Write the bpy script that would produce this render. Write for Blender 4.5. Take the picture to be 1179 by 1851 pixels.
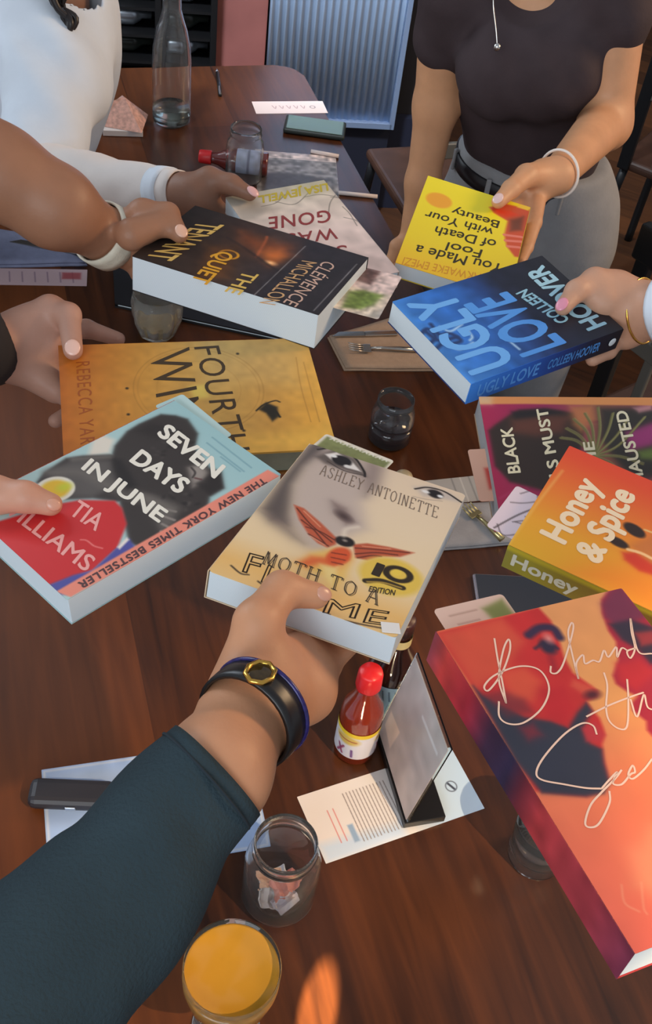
import bpy, bmesh, math, random
import numpy as np
from mathutils import Matrix, Vector, Quaternion

for o in list(bpy.data.objects):
    bpy.data.objects.remove(o)
S = bpy.context.scene
COL = S.collection
rng = random.Random(7)

# ------------------------------------------------------------------ camera, exposure
cam_d = bpy.data.cameras.new('camera')
cam = bpy.data.objects.new('camera', cam_d)
COL.objects.link(cam)
cam_d.sensor_fit = 'VERTICAL'
cam_d.sensor_height = 24.0
cam_d.lens = 24.0 * 2000.0 / 1851.0
cam_d.clip_start = 0.02
cam.matrix_world = (Matrix.Translation((0, 0, 1.95)) @ Matrix.Rotation(math.radians(90 - 45.8), 4, 'X')
                    @ Matrix.Rotation(math.radians(8.6), 4, 'Z'))
S.camera = cam
S.view_settings.view_transform = 'Standard'
S.view_settings.look = 'None'
S.view_settings.exposure = 0.0
S.view_settings.gamma = 1.0
S.view_settings.use_curve_mapping = False

# ------------------------------------------------------------------ world and lights
wd = bpy.data.worlds.new('world')
S.world = wd
wd.use_nodes = True
bg = wd.node_tree.nodes['Background']
bg.inputs[0].default_value = (0.80, 0.88, 1.0, 1)
bg.inputs[1].default_value = 0.42


def area(name, loc, target, sx, sy, power, color):
    d = bpy.data.lights.new(name, 'AREA')
    d.shape = 'RECTANGLE'
    d.size, d.size_y = sx, sy
    d.energy = power
    d.color = color
    o = bpy.data.objects.new(name, d)
    COL.objects.link(o)
    o.location = loc
    o.rotation_euler = (Vector(target) - Vector(loc)).to_track_quat('-Z', 'Y').to_euler()
    return o


area('window_light_front', (-0.9, -2.6, 2.9), (0, 0.9, 1.1), 2.6, 1.8, 82, (0.86, 0.94, 1.0))
area('window_light_left', (-2.9, 3.0, 2.7), (0, 1.6, 1.0), 2.0, 1.8, 100, (0.80, 0.90, 1.0))
area('lamp_light_right', (2.6, 2.2, 2.5), (0.3, 1.4, 1.1), 0.8, 0.8, 50, (1.0, 0.66, 0.36))
wl_d = bpy.data.lights.new('wall_fill_spot', 'SPOT')  # unseen added lamp that brightens the corrugated front and far table
wl_d.energy = 430
wl_d.color = (0.84, 0.92, 1.0)
wl_d.spot_size = math.radians(44)
wl_d.spot_blend = 0.8
wl_d.shadow_soft_size = 0.15
wl = bpy.data.objects.new('wall_fill_spot', wl_d)
COL.objects.link(wl)
wl.location = (-0.7, 1.5, 2.75)
wl.rotation_euler = (Vector((-0.20, 3.15, 0.95)) - Vector(wl.location)).to_track_quat('-Z', 'Y').to_euler()
sp_d = bpy.data.lights.new('sun_patch_spot', 'SPOT')  # added warm spot in place of sunlight on the lower right table
sp_d.energy = 240
sp_d.color = (1.0, 0.72, 0.42)
sp_d.spot_size = math.radians(24)
sp_d.spot_blend = 0.35
sp_d.shadow_soft_size = 0.02
sp = bpy.data.objects.new('sun_patch_spot', sp_d)
COL.objects.link(sp)
sp.location = (1.3, -0.5, 2.7)
sp.rotation_euler = (Vector((0.22, 0.50, 0.75)) - Vector(sp.location)).to_track_quat('-Z', 'Y').to_euler()


# low sun through the window behind the camera: a narrow streak on the near table
st_d = bpy.data.lights.new('window_sun', 'SPOT')
st_d.energy = 9000
st_d.color = (1.0, 0.78, 0.46)
st_d.spot_size = math.radians(0.6)
st_d.spot_blend = 0.25
st_d.shadow_soft_size = 0.005
st = bpy.data.objects.new('window_sun', st_d)
COL.objects.link(st)
SA, SB = Vector((0.0608, 0.4254, 0.7500)), Vector((0.0793, 0.4497, 0.7500))
SD = Vector((0.10, 0.99, 0))
st.location = (SA + SB) / 2 - SD * 2.2 + Vector((0, 0, 0.85))
st.rotation_euler = ((SA + SB) / 2 - st.location).to_track_quat('-Z', 'Y').to_euler()


# ------------------------------------------------------------------ colour and materials
def lin(c):
    return tuple((v / 255 / 12.92 if v / 255 <= 0.04045 else ((v / 255 + 0.055) / 1.055) ** 2.4) for v in c)


MATS = {}


def setp(b, **k):
    for n, v in k.items():
        n = n.replace('_', ' ').title() if n != 'ior' else 'IOR'
        if n in b.inputs:
            b.inputs[n].default_value = v


def mat(name, rgb, rough=0.5, metal=0.0, noise=0.0, nscale=60.0, bump=0.0, bscale=200.0, spec=0.5, sss=0.0,
        stretch=None, coat=0.0):
    """plain procedural surface: colour varied by noise, optional bump"""
    if name in MATS:
        return MATS[name]
    m = bpy.data.materials.new(name)
    m.use_nodes = True
    nt = m.node_tree
    b = nt.nodes['Principled BSDF']
    c = lin(rgb)
    b.inputs['Base Color'].default_value = (*c, 1)
    b.inputs['Roughness'].default_value = rough
    b.inputs['Metallic'].default_value = metal
    b.inputs['Specular IOR Level'].default_value = spec
    b.inputs['Coat Weight'].default_value = coat
    if sss:
        b.inputs['Subsurface Weight'].default_value = sss
        b.inputs['Subsurface Radius'].default_value = (0.012, 0.005, 0.003)
        b.inputs['Subsurface Scale'].default_value = 0.5
    tc = nt.nodes.new('ShaderNodeTexCoord')
    mp = nt.nodes.new('ShaderNodeMapping')
    if stretch:
        mp.inputs['Scale'].default_value = stretch
    nt.links.new(tc.outputs['Object'], mp.inputs['Vector'])
    if noise:
        n = nt.nodes.new('ShaderNodeTexNoise')
        n.inputs['Scale'].default_value = nscale
        n.inputs['Detail'].default_value = 4
        nt.links.new(mp.outputs['Vector'], n.inputs['Vector'])
        r = nt.nodes.new('ShaderNodeValToRGB')
        r.color_ramp.elements[0].position = 0.3
        r.color_ramp.elements[1].position = 0.7
        r.color_ramp.elements[0].color = (*[v * (1 - noise) for v in c], 1)
        r.color_ramp.elements[1].color = (*[min(1, v * (1 + noise)) for v in c], 1)
        nt.links.new(n.outputs['Fac'], r.inputs['Fac'])
        nt.links.new(r.outputs['Color'], b.inputs['Base Color'])
    if bump:
        n2 = nt.nodes.new('ShaderNodeTexNoise')
        n2.inputs['Scale'].default_value = bscale
        n2.inputs['Detail'].default_value = 3
        nt.links.new(mp.outputs['Vector'], n2.inputs['Vector'])
        bp = nt.nodes.new('ShaderNodeBump')
        bp.inputs['Strength'].default_value = bump
        bp.inputs['Distance'].default_value = 0.002
        nt.links.new(n2.outputs['Fac'], bp.inputs['Height'])
        nt.links.new(bp.outputs['Normal'], b.inputs['Normal'])
    MATS[name] = m
    return m


def glass(name, rgb=(250, 252, 252), rough=0.02, ior=1.45, haze=1.0):
    if name in MATS:
        return MATS[name]
    m = bpy.data.materials.new(name)
    m.use_nodes = True
    b = m.node_tree.nodes['Principled BSDF']
    b.inputs['Base Color'].default_value = (*lin(rgb), 1)
    b.inputs['Transmission Weight'].default_value = haze  # the non-transmitted rest is pale diffuse, standing in for reflected window light
    b.inputs['Roughness'].default_value = rough
    b.inputs['IOR'].default_value = ior
    MATS[name] = m
    return m


def print_mat(name='printed_ink', rough=0.38, spec=0.4, coat=0.0):
    """printed card: colour comes from the print laid down on the surface (the 'print' attribute)"""
    if name in MATS:
        return MATS[name]
    m = bpy.data.materials.new(name)
    m.use_nodes = True
    nt = m.node_tree
    b = nt.nodes['Principled BSDF']
    a = nt.nodes.new('ShaderNodeAttribute')
    a.attribute_name = 'print'
    n = nt.nodes.new('ShaderNodeTexNoise')
    n.inputs['Scale'].default_value = 9.0
    mx = nt.nodes.new('ShaderNodeMath')
    mx.operation = 'MULTIPLY_ADD'
    mx.inputs[1].default_value = 0.16
    mx.inputs[2].default_value = rough - 0.08
    nt.links.new(n.outputs['Fac'], mx.inputs[0])
    nt.links.new(mx.outputs[0], b.inputs['Roughness'])
    nt.links.new(a.outputs['Color'], b.inputs['Base Color'])
    b.inputs['Specular IOR Level'].default_value = spec
    b.inputs['Coat Weight'].default_value = coat
    MATS[name] = m
    return m


# ------------------------------------------------------------------ object helpers
def tag(o, label, cat, group=None):
    o['label'] = label
    o['category'] = cat
    if group:
        o['group'] = group
    return o


def thing(name, label, cat, loc=(0, 0, 0), rot=None, group=None):
    o = bpy.data.objects.new(name, None)
    o.empty_display_size = 0.05
    COL.objects.link(o)
    if rot is not None:
        o.matrix_world = Matrix.Translation(loc) @ rot.to_4x4()
    else:
        o.location = loc
    tag(o, label, cat, group)
    o.rotation_mode = 'XYZ'
    return o


def mesh_obj(name, verts, faces, m, parent=None, smooth=True, loc=None):
    me = bpy.data.meshes.new(name)
    me.from_pydata([tuple(v) for v in verts], [], [tuple(f) for f in faces])
    me.validate()
    if m is not None:
        me.materials.append(m)
    if smooth:
        me.polygons.foreach_set('use_smooth', [True] * len(me.polygons))
    o = bpy.data.objects.new(name, me)
    COL.objects.link(o)
    if parent is not None:
        o.parent = parent
    if loc is not None:
        o.location = loc
    return o


def bm_obj(name, bm, m, parent=None, smooth=False, loc=None):
    me = bpy.data.meshes.new(name)
    bmesh.ops.recalc_face_normals(bm, faces=bm.faces)
    bm.to_mesh(me)
    bm.free()
    me.materials.append(m)
    if smooth:
        me.polygons.foreach_set('use_smooth', [True] * len(me.polygons))
    o = bpy.data.objects.new(name, me)
    COL.objects.link(o)
    if parent is not None:
        o.parent = parent
    if loc is not None:
        o.location = loc
    return o


def add_box(bm, c, s, rot=None, bevel=0.0):
    r = bmesh.ops.create_cube(bm, size=1.0)
    vs = r['verts']
    M4 = Matrix.Translation(c)
    if rot is not None:
        M4 = M4 @ rot.to_4x4()
    bmesh.ops.transform(bm, matrix=M4 @ Matrix.Diagonal((*s, 1)), verts=vs)
    if bevel:
        es = list({e for v in vs for e in v.link_edges})
        bmesh.ops.bevel(bm, geom=es, offset=bevel, segments=3, affect='EDGES', profile=0.5)


def box_obj(name, c, s, m, parent=None, rot=None, bevel=0.0):
    bm = bmesh.new()
    add_box(bm, c, s, rot, bevel)
    return bm_obj(name, bm, m, parent)


def lathe(name, prof, m, parent=None, seg=40, loc=None, closed=False, ripple=None):
    """revolve (r, z) profile about z"""
    V, Fc = [], []
    n = len(prof)
    for i in range(seg):
        a = 2 * math.pi * i / seg
        for (r, z) in prof:
            rr = r * (1 + (ripple(a, z) if ripple else 0))
            V.append((rr * math.cos(a), rr * math.sin(a), z))
    for i in range(seg):
        j = (i + 1) % seg
        for k in range(n - 1 + (1 if closed else 0)):
            k2 = (k + 1) % n
            Fc.append((i * n + k, j * n + k, j * n + k2, i * n + k2))
    me = bpy.data.meshes.new(name)
    me.from_pydata(V, [], Fc)
    bm = bmesh.new()
    bm.from_mesh(me)
    bmesh.ops.remove_doubles(bm, verts=bm.verts, dist=1e-6)
    bmesh.ops.dissolve_degenerate(bm, edges=bm.edges, dist=1e-7)
    if not closed:
        bmesh.ops.holes_fill(bm, edges=[e for e in bm.edges if e.is_boundary], sides=200)
    bpy.data.meshes.remove(me)
    o = bm_obj(name, bm, m, parent, True, loc)
    return o


def spline(pts, n):
    """Catmull-Rom through pts"""
    P = [np.array(p, float) for p in pts]
    P = [2 * P[0] - P[1]] + P + [2 * P[-1] - P[-2]]
    out = []
    for i in range(1, len(P) - 2):
        for t in np.linspace(0, 1, n, endpoint=False):
            a, b, c, d = P[i - 1], P[i], P[i + 1], P[i + 2]
            out.append(0.5 * ((2 * b) + (-a + c) * t + (2 * a - 5 * b + 4 * c - d) * t * t + (-a + 3 * b - 3 * c + d) * t ** 3))
    out.append(P[-2])
    return out


def tube(name, pts, radii, m, parent=None, seg=14, closed=False, cap=True, fold=0.0, thick=0.0, flat=1.0, org=(0, 0, 0),
         up=(0, 0, 1), nf=7):
    """sweep a circle along pts (world minus org); fold adds cloth wrinkles"""
    org = np.array(org, float)
    P = [np.array(p, float) - org for p in pts]
    n = len(P)
    if np.isscalar(radii):
        radii = [radii] * n
    V, Fc = [], []
    N0 = None
    r2 = random.Random(3)
    for i in range(n):
        t = P[(i + 1) % n] - P[i - 1] if closed else P[min(i + 1, n - 1)] - P[max(i - 1, 0)]
        t = t / (np.linalg.norm(t) + 1e-12)
        if N0 is None:
            u = np.array(up, float)
            N0 = u - t * (u @ t)
            if np.linalg.norm(N0) < 1e-3:
                N0 = np.cross(t, (1, 0.3, 0))
        N0 = N0 - t * (N0 @ t)
        N0 /= np.linalg.norm(N0)
        B0 = np.cross(t, N0)
        for k in range(seg):
            a = 2 * math.pi * k / seg
            r = radii[i] * (1 + fold * (math.sin(i * 0.55 + 2.1 * math.sin(a * 2 + i * 0.13)) * 0.6 + 0.4 * math.sin(a * 3 + i * 0.31)))
            V.append(P[i] + N0 * math.cos(a) * r * flat + B0 * math.sin(a) * r)
    rows = n if closed else n - 1
    for i in range(rows):
        j = (i + 1) % n
        for k in range(seg):
            l = (k + 1) % seg
            Fc.append((i * seg + k, i * seg + l, j * seg + l, j * seg + k))
    if cap and not closed:
        Fc.append(tuple(range(seg))[::-1])
        Fc.append(tuple((n - 1) * seg + k for k in range(seg)))
    o = mesh_obj(name, V, Fc, m, parent)
    if thick:
        md = o.modifiers.new('thickness', 'SOLIDIFY')
        md.thickness = thick
        md.offset = -1
    return o


def ellipsoid(name, c, axes, radii, m, parent=None, org=(0, 0, 0), seg=20, ring=12):
    bm = bmesh.new()
    bmesh.ops.create_uvsphere(bm, u_segments=seg, v_segments=ring, radius=1)
    R3 = Matrix(axes).transposed()
    bmesh.ops.transform(bm, matrix=Matrix.Translation(Vector(c) - Vector(org)) @ R3.to_4x4() @ Matrix.Diagonal((*radii, 1)), verts=bm.verts)
    return bm_obj(name, bm, m, parent, True)


# ------------------------------------------------------------------ smooth bodies: rounded cones blended into one surface
def cone(a, b, ra, rb, k=0.008):
    return ('c', np.array(a, float), np.array(b, float), ra, rb, k)


def chain(pts, rad, k=0.008):
    return [cone(pts[i], pts[i + 1], rad[i], rad[i + 1], k) for i in range(len(pts) - 1)]


def blob(c, r, R3=None, k=0.02):
    return ('e', np.array(c, float), np.array(r, float), np.eye(3) if R3 is None else np.array(R3, float), None, k)


def field(prims, h, pad=0.012, lo=None, hi=None):
    los, his = [], []
    for p in prims:
        if p[0] == 'c':
            r = max(p[3], p[4]) + p[5] + pad
            los.append(np.minimum(p[1], p[2]) - r)
            his.append(np.maximum(p[1], p[2]) + r)
        else:
            r = max(p[2]) + p[5] + pad
            los.append(p[1] - r)
            his.append(p[1] + r)
    lo = np.min(los, 0) if lo is None else np.array(lo)
    hi = np.max(his, 0) if hi is None else np.array(hi)
    n = np.ceil((hi - lo) / h).astype(int) + 1
    D = np.full(n, 1.0, np.float32)
    for p, l, u in zip(prims, los, his):
        i0 = np.clip(np.floor((l - lo) / h).astype(int), 0, n)
        i1 = np.clip(np.ceil((u - lo) / h).astype(int) + 1, 0, n)
        if (i1 <= i0).any():
            continue
        ax = [lo[k] + h * np.arange(i0[k], i1[k], dtype=np.float32) for k in range(3)]
        X, Y, Z = np.meshgrid(*ax, indexing='ij', sparse=True)
        if p[0] == 'c':
            a, b, ra, rb = p[1:5]
            d = b - a
            L2 = d @ d + 1e-12
            t = ((X - a[0]) * d[0] + (Y - a[1]) * d[1] + (Z - a[2]) * d[2]) / L2
            t = np.clip(t, 0, 1)
            f = np.sqrt((X - a[0] - t * d[0]) ** 2 + (Y - a[1] - t * d[1]) ** 2 + (Z - a[2] - t * d[2]) ** 2) - (ra + (rb - ra) * t)
        else:
            c, r, R3 = p[1:4]
            q = [((X - c[0]) * R3[i][0] + (Y - c[1]) * R3[i][1] + (Z - c[2]) * R3[i][2]) for i in range(3)]
            k0 = np.sqrt(sum((q[i] / r[i]) ** 2 for i in range(3)))
            k1 = np.sqrt(sum((q[i] / r[i] ** 2) ** 2 for i in range(3))) + 1e-9
            f = k0 * (k0 - 1) / k1
        k = p[5]
        s = (slice(i0[0], i1[0]), slice(i0[1], i1[1]), slice(i0[2], i1[2]))
        g = D[s]
        hh = np.clip(k - np.abs(g - f), 0, None) / k
        D[s] = np.minimum(g, f) - hh * hh * k * 0.25
    return D, lo, h


def grid_axes(D, lo, h):
    return np.meshgrid(*[lo[k] + h * np.arange(D.shape[k]) for k in range(3)], indexing='ij', sparse=True)


def surface(D, lo, h, relax=2):
    """naive surface nets"""
    I = D < 0
    n = np.array(D.shape)
    c = np.zeros(n - 1, np.int8)
    for dx in (0, 1):
        for dy in (0, 1):
            for dz in (0, 1):
                c += I[dx:n[0] - 1 + dx, dy:n[1] - 1 + dy, dz:n[2] - 1 + dz]
    cells = np.argwhere((c > 0) & (c < 8))
    idx = np.full(n - 1, -1, np.int64)
    idx[tuple(cells.T)] = np.arange(len(cells))
    acc = np.zeros((len(cells), 3))
    cnt = np.zeros(len(cells))
    corners = [(x, y, z) for x in (0, 1) for y in (0, 1) for z in (0, 1)]
    for a in corners:
        for ax in range(3):
            if a[ax]:
                continue
            b = list(a)
            b[ax] = 1
            ia, ib = cells + np.array(a), cells + np.array(b)
            va, vb = D[tuple(ia.T)].astype(float), D[tuple(ib.T)].astype(float)
            m = (va < 0) != (vb < 0)
            t = np.where(m, va / (va - vb + 1e-20), 0)
            p = np.array(a, float) + np.outer(t, np.eye(3)[ax])
            acc[m] += p[m]
            cnt[m] += 1
    V = lo + h * (cells + acc / cnt[:, None])
    F = []
    for ax in range(3):
        sl = [slice(1, -1)] * 3
        sl[ax] = slice(0, -1)
        sh = [slice(1, -1)] * 3
        sh[ax] = slice(1, None)
        A, B = I[tuple(sl)], I[tuple(sh)]
        e = np.argwhere(A != B)
        off = np.ones(3, int)
        off[ax] = 0
        e = e + off
        u, v = (ax + 1) % 3, (ax + 2) % 3
        eu, ev = np.eye(3, dtype=int)[u], np.eye(3, dtype=int)[v]
        q = np.stack([idx[tuple((e - eu - ev).T)], idx[tuple((e - ev).T)], idx[tuple(e.T)], idx[tuple((e - eu).T)]], 1)
        ins = I[tuple(e.T)]
        q[~ins] = q[~ins][:, ::-1]
        F.append(q)
    F = np.concatenate(F)
    F = F[(F >= 0).all(1)]
    for _ in range(relax):
        s = np.zeros_like(V)
        k = np.zeros(len(V))
        for i in range(4):
            np.add.at(s, F[:, i], V[F[:, (i + 1) % 4]] + V[F[:, i - 1]])
            np.add.at(k, F[:, i], 2)
        V = V * 0.45 + 0.55 * s / np.maximum(k, 1)[:, None]
    return V, F


def sdf_obj(name, D, lo, h, m, parent=None, org=(0, 0, 0), relax=2):
    V, F = surface(D, lo, h, relax)
    V = V - np.array(org)
    me = bpy.data.meshes.new(name)
    me.vertices.add(len(V))
    me.vertices.foreach_set('co', V.ravel().astype(np.float32))
    me.loops.add(len(F) * 4)
    me.loops.foreach_set('vertex_index', F.ravel().astype(np.int32))
    me.polygons.add(len(F))
    me.polygons.foreach_set('loop_start', np.arange(0, len(F) * 4, 4, dtype=np.int32))
    me.polygons.foreach_set('loop_total', np.full(len(F), 4, np.int32))
    me.update(calc_edges=True)
    me.validate()
    me.materials.append(m)
    me.polygons.foreach_set('use_smooth', [True] * len(me.polygons))
    o = bpy.data.objects.new(name, me)
    COL.objects.link(o)
    o.parent = parent
    return o


# ------------------------------------------------------------------ print: shapes laid down on a card, in millimetres from its top left corner
class Art:
    def __init__(self, w, h, step=0.75, base=(255, 255, 255)):
        self.w, self.h = w, h
        self.nx, self.ny = max(2, int(round(w / step)) + 1), max(2, int(round(h / step)) + 1)
        self.x, self.y = np.meshgrid(np.linspace(0, w, self.nx), np.linspace(0, h, self.ny))
        self.c = np.ones((self.ny, self.nx, 3)) * np.array(base, float)

    def mix(self, a, col):
        a = np.clip(a, 0, 1)[..., None]
        self.c = self.c * (1 - a) + np.array(col, float) * a

    def grad(self, p0, p1, stops):
        """linear gradient through stops [(t, colour)...] between two points"""
        p0, p1 = np.array(p0, float), np.array(p1, float)
        d = p1 - p0
        t = ((self.x - p0[0]) * d[0] + (self.y - p0[1]) * d[1]) / (d @ d)
        ts = [s[0] for s in stops]
        for k in range(3):
            self.c[..., k] = np.interp(t, ts, [s[1][k] for s in stops])

    def dist_poly(self, P):
        P = np.array(P, float)
        d = np.full(self.x.shape, 1e9)
        ins = np.zeros(self.x.shape, bool)
        for i in range(len(P)):
            a, b = P[i - 1], P[i]
            e = b - a
            t = np.clip(((self.x - a[0]) * e[0] + (self.y - a[1]) * e[1]) / (e @ e + 1e-9), 0, 1)
            d = np.minimum(d, np.hypot(self.x - a[0] - t * e[0], self.y - a[1] - t * e[1]))
            if abs(e[1]) > 1e-9:
                cond = (a[1] <= self.y) != (b[1] <= self.y)
                xi = a[0] + (self.y - a[1]) / e[1] * e[0]
                ins ^= cond & (self.x < xi)
        return np.where(ins, -d, d)

    def poly(self, P, col, soft=0.8, alpha=1.0):
        self.mix(alpha * (0.5 - self.dist_poly(P) / (2 * soft)), col)

    def blob(self, P, col, soft=6, alpha=1.0):
        d = self.dist_poly(P)
        self.mix(alpha / (1 + np.exp(np.clip(d / soft * 3, -30, 30))), col)

    def ell(self, c, rx, ry, col, ang=0.0, soft=0.8, alpha=1.0):
        a = math.radians(ang)
        X, Y = self.x - c[0], self.y - c[1]
        u, v = X * math.cos(a) + Y * math.sin(a), -X * math.sin(a) + Y * math.cos(a)
        k = np.sqrt((u / rx) ** 2 + (v / ry) ** 2)
        d = (k - 1) * min(rx, ry)
        self.mix(alpha * (0.5 - d / (2 * soft)), col)

    def ring(self, c, rx, ry, wd, col, alpha=1.0):
        k = np.sqrt(((self.x - c[0]) / rx) ** 2 + ((self.y - c[1]) / ry) ** 2)
        d = np.abs((k - 1) * min(rx, ry)) - wd / 2
        self.mix(alpha * (0.5 - d / 1.2), col)

    def line(self, P, wd, col, alpha=1.0, soft=0.5, smooth=True):
        if smooth and len(P) > 2:
            P = spline(P, 6)
        P = np.array(P, float)
        d = np.full(self.x.shape, 1e9)
        for a, b in zip(P[:-1], P[1:]):
            e = b - a
            t = np.clip(((self.x - a[0]) * e[0] + (self.y - a[1]) * e[1]) / (e @ e + 1e-9), 0, 1)
            d = np.minimum(d, np.hypot(self.x - a[0] - t * e[0], self.y - a[1] - t * e[1]))
        self.mix(alpha * (0.5 - (d - wd / 2) / (2 * soft)), col)

    def speckle(self, amt, scale=4.0, seed=1):
        r = np.random.RandomState(seed)
        g = r.rand(int(self.h / scale) + 3, int(self.w / scale) + 3)
        X, Y = self.x / scale, self.y / scale
        i, j = Y.astype(int), X.astype(int)
        fx, fy = X - j, Y - i
        v = (g[i, j] * (1 - fx) + g[i, j + 1] * fx) * (1 - fy) + (g[i + 1, j] * (1 - fx) + g[i + 1, j + 1] * fx) * fy
        self.c *= (1 + amt * (v - 0.5))[..., None]


def card(name, art, parent=None, M4=None, thick=0.0005, corner=1.0, m=None, warp=None):
    """a thin sheet whose top carries the print; local origin at its centre, z up"""
    w, h = art.w / 1000, art.h / 1000
    X, Y = art.x / 1000 - w / 2, h / 2 - art.y / 1000
    if corner:
        r = corner / 1000
        ax, ay = np.abs(X) - (w / 2 - r), np.abs(Y) - (h / 2 - r)
        k = np.hypot(ax, ay)
        inf = np.maximum(ax, ay)
        f = np.where((ax > 0) & (ay > 0) & (k > 0), inf / np.maximum(k, 1e-9), 1)
        X = np.where((ax > 0) & (ay > 0), np.sign(X) * (w / 2 - r + ax * f), X)
        Y = np.where((ax > 0) & (ay > 0), np.sign(Y) * (h / 2 - r + ay * f), Y)
    Zc = warp(X, Y) if warp else np.zeros_like(X)
    V = np.stack([X, Y, Zc], -1).reshape(-1, 3)
    nx, ny = art.nx, art.ny
    i = (np.arange(ny - 1)[:, None] * nx + np.arange(nx - 1)).ravel()
    F = np.stack([i, i + nx, i + nx + 1, i + 1], 1)
    me = bpy.data.meshes.new(name)
    me.vertices.add(len(V))
    me.vertices.foreach_set('co', V.ravel().astype(np.float32))
    me.loops.add(len(F) * 4)
    me.loops.foreach_set('vertex_index', F.ravel().astype(np.int32))
    me.polygons.add(len(F))
    me.polygons.foreach_set('loop_start', np.arange(0, len(F) * 4, 4, dtype=np.int32))
    me.polygons.foreach_set('loop_total', np.full(len(F), 4, np.int32))
    me.update(calc_edges=True)
    me.validate()
    at = me.color_attributes.new('print', 'FLOAT_COLOR', 'POINT')
    c = np.clip(art.c, 0, 255) / 255
    c = np.where(c <= 0.04045, c / 12.92, ((c + 0.055) / 1.055) ** 2.4).reshape(-1, 3)
    at.data.foreach_set('color', np.concatenate([c, np.ones((len(c), 1))], 1).astype(np.float32).ravel())
    me.materials.append(m or print_mat())
    me.polygons.foreach_set('use_smooth', [bool(warp)] * len(me.polygons))
    o = bpy.data.objects.new(name, me)
    COL.objects.link(o)
    if parent is not None:
        o.parent = parent
    if M4 is not None:
        o.matrix_local = M4
    md = o.modifiers.new('thickness', 'SOLIDIFY')
    md.thickness = thick
    md.offset = -1
    return o


GLYPHS = {}


def glyphs(text, bold, outline, space):
    key = (text, bold, outline, space)
    if key in GLYPHS:
        return GLYPHS[key]
    cu = bpy.data.curves.new('lettering_curve', 'FONT')
    cu.body = text
    cu.resolution_u = 4
    cu.space_character = space
    if outline:
        cu.fill_mode = 'NONE'
        cu.bevel_depth = outline
        cu.bevel_resolution = 0
    else:
        pass
    o = bpy.data.objects.new('lettering_curve', cu)
    COL.objects.link(o)
    dg = bpy.context.evaluated_depsgraph_get()
    me = bpy.data.meshes.new_from_object(o.evaluated_get(dg))
    V = np.array([v.co[:] for v in me.vertices])
    F = [tuple(p.vertices) for p in me.polygons]
    bpy.data.objects.remove(o)
    bpy.data.curves.remove(cu)
    bpy.data.meshes.remove(me)
    if bold and not outline:
        n = len(V)
        sh = [(0, 0, 0)] + [(bold * math.cos(a), bold * math.sin(a), 0) for a in np.arange(8) * math.pi / 4]
        V = np.concatenate([V + np.array(s) for s in sh])
        F = [tuple(i + n * k for i in f) for k in range(len(sh)) for f in F]
    lo, hi = V.min(0), V.max(0)
    U = (V[:, :2] - lo[:2]) / (hi[:2] - lo[:2])
    Zk = np.repeat(np.arange(len(sh)), n) * 1.2e-5 if bold and not outline else np.zeros(len(V))
    GLYPHS[key] = (U, F, Zk)
    return GLYPHS[key]


def lettering(text, q, col, cover, w, h, bold=0.0, outline=0.0, space=1.0, rough=0.4, metal=0.0, name='lettering', serif=0, warp=None,
              lift=0.00015):
    """text stretched onto the parallelogram q = (start of baseline, end of baseline, top at start), mm on the cover"""
    U, F, Zk = glyphs(text, bold, outline, space)
    a, b, c = [np.array(p, float) for p in q]
    P = a + U[:, :1] * (b - a) + U[:, 1:2] * (c - a)
    X, Y = P[:, 0] / 1000 - w / 2, h / 2 - P[:, 1] / 1000
    V = np.stack([X, Y, lift + Zk], 1)
    if warp:
        V[:, 2] += warp(X, Y)
    m = mat('ink_%d_%d_%d' % tuple(int(v) for v in col) + ('_foil' if metal else ''), col, rough, metal)
    return mesh_obj(name, V, F, m, cover, smooth=False)


def stroke_letters(paths, wd, col, cover, w, h, name='lettering', lift=0.0002):
    """hand-drawn lettering: each path a ribbon of width wd (mm)"""
    V, F = [], []
    for P in paths:
        Q = np.array(spline(P, 8) if len(P) > 2 else P, float)
        t = np.gradient(Q, axis=0)
        t /= np.linalg.norm(t, axis=1)[:, None] + 1e-9
        nrm = np.stack([-t[:, 1], t[:, 0]], 1)
        b = len(V)
        for p, nn in zip(Q, nrm):
            for s in (-1, 1):
                e = p + nn * s * wd / 2
                V.append((e[0] / 1000 - w / 2, h / 2 - e[1] / 1000, lift))
        for i in range(len(Q) - 1):
            F.append((b + 2 * i, b + 2 * i + 1, b + 2 * i + 3, b + 2 * i + 2))
    return mesh_obj(name, V, F, mat('ink_%d_%d_%d' % tuple(col), col, 0.4), cover, smooth=False)


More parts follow.
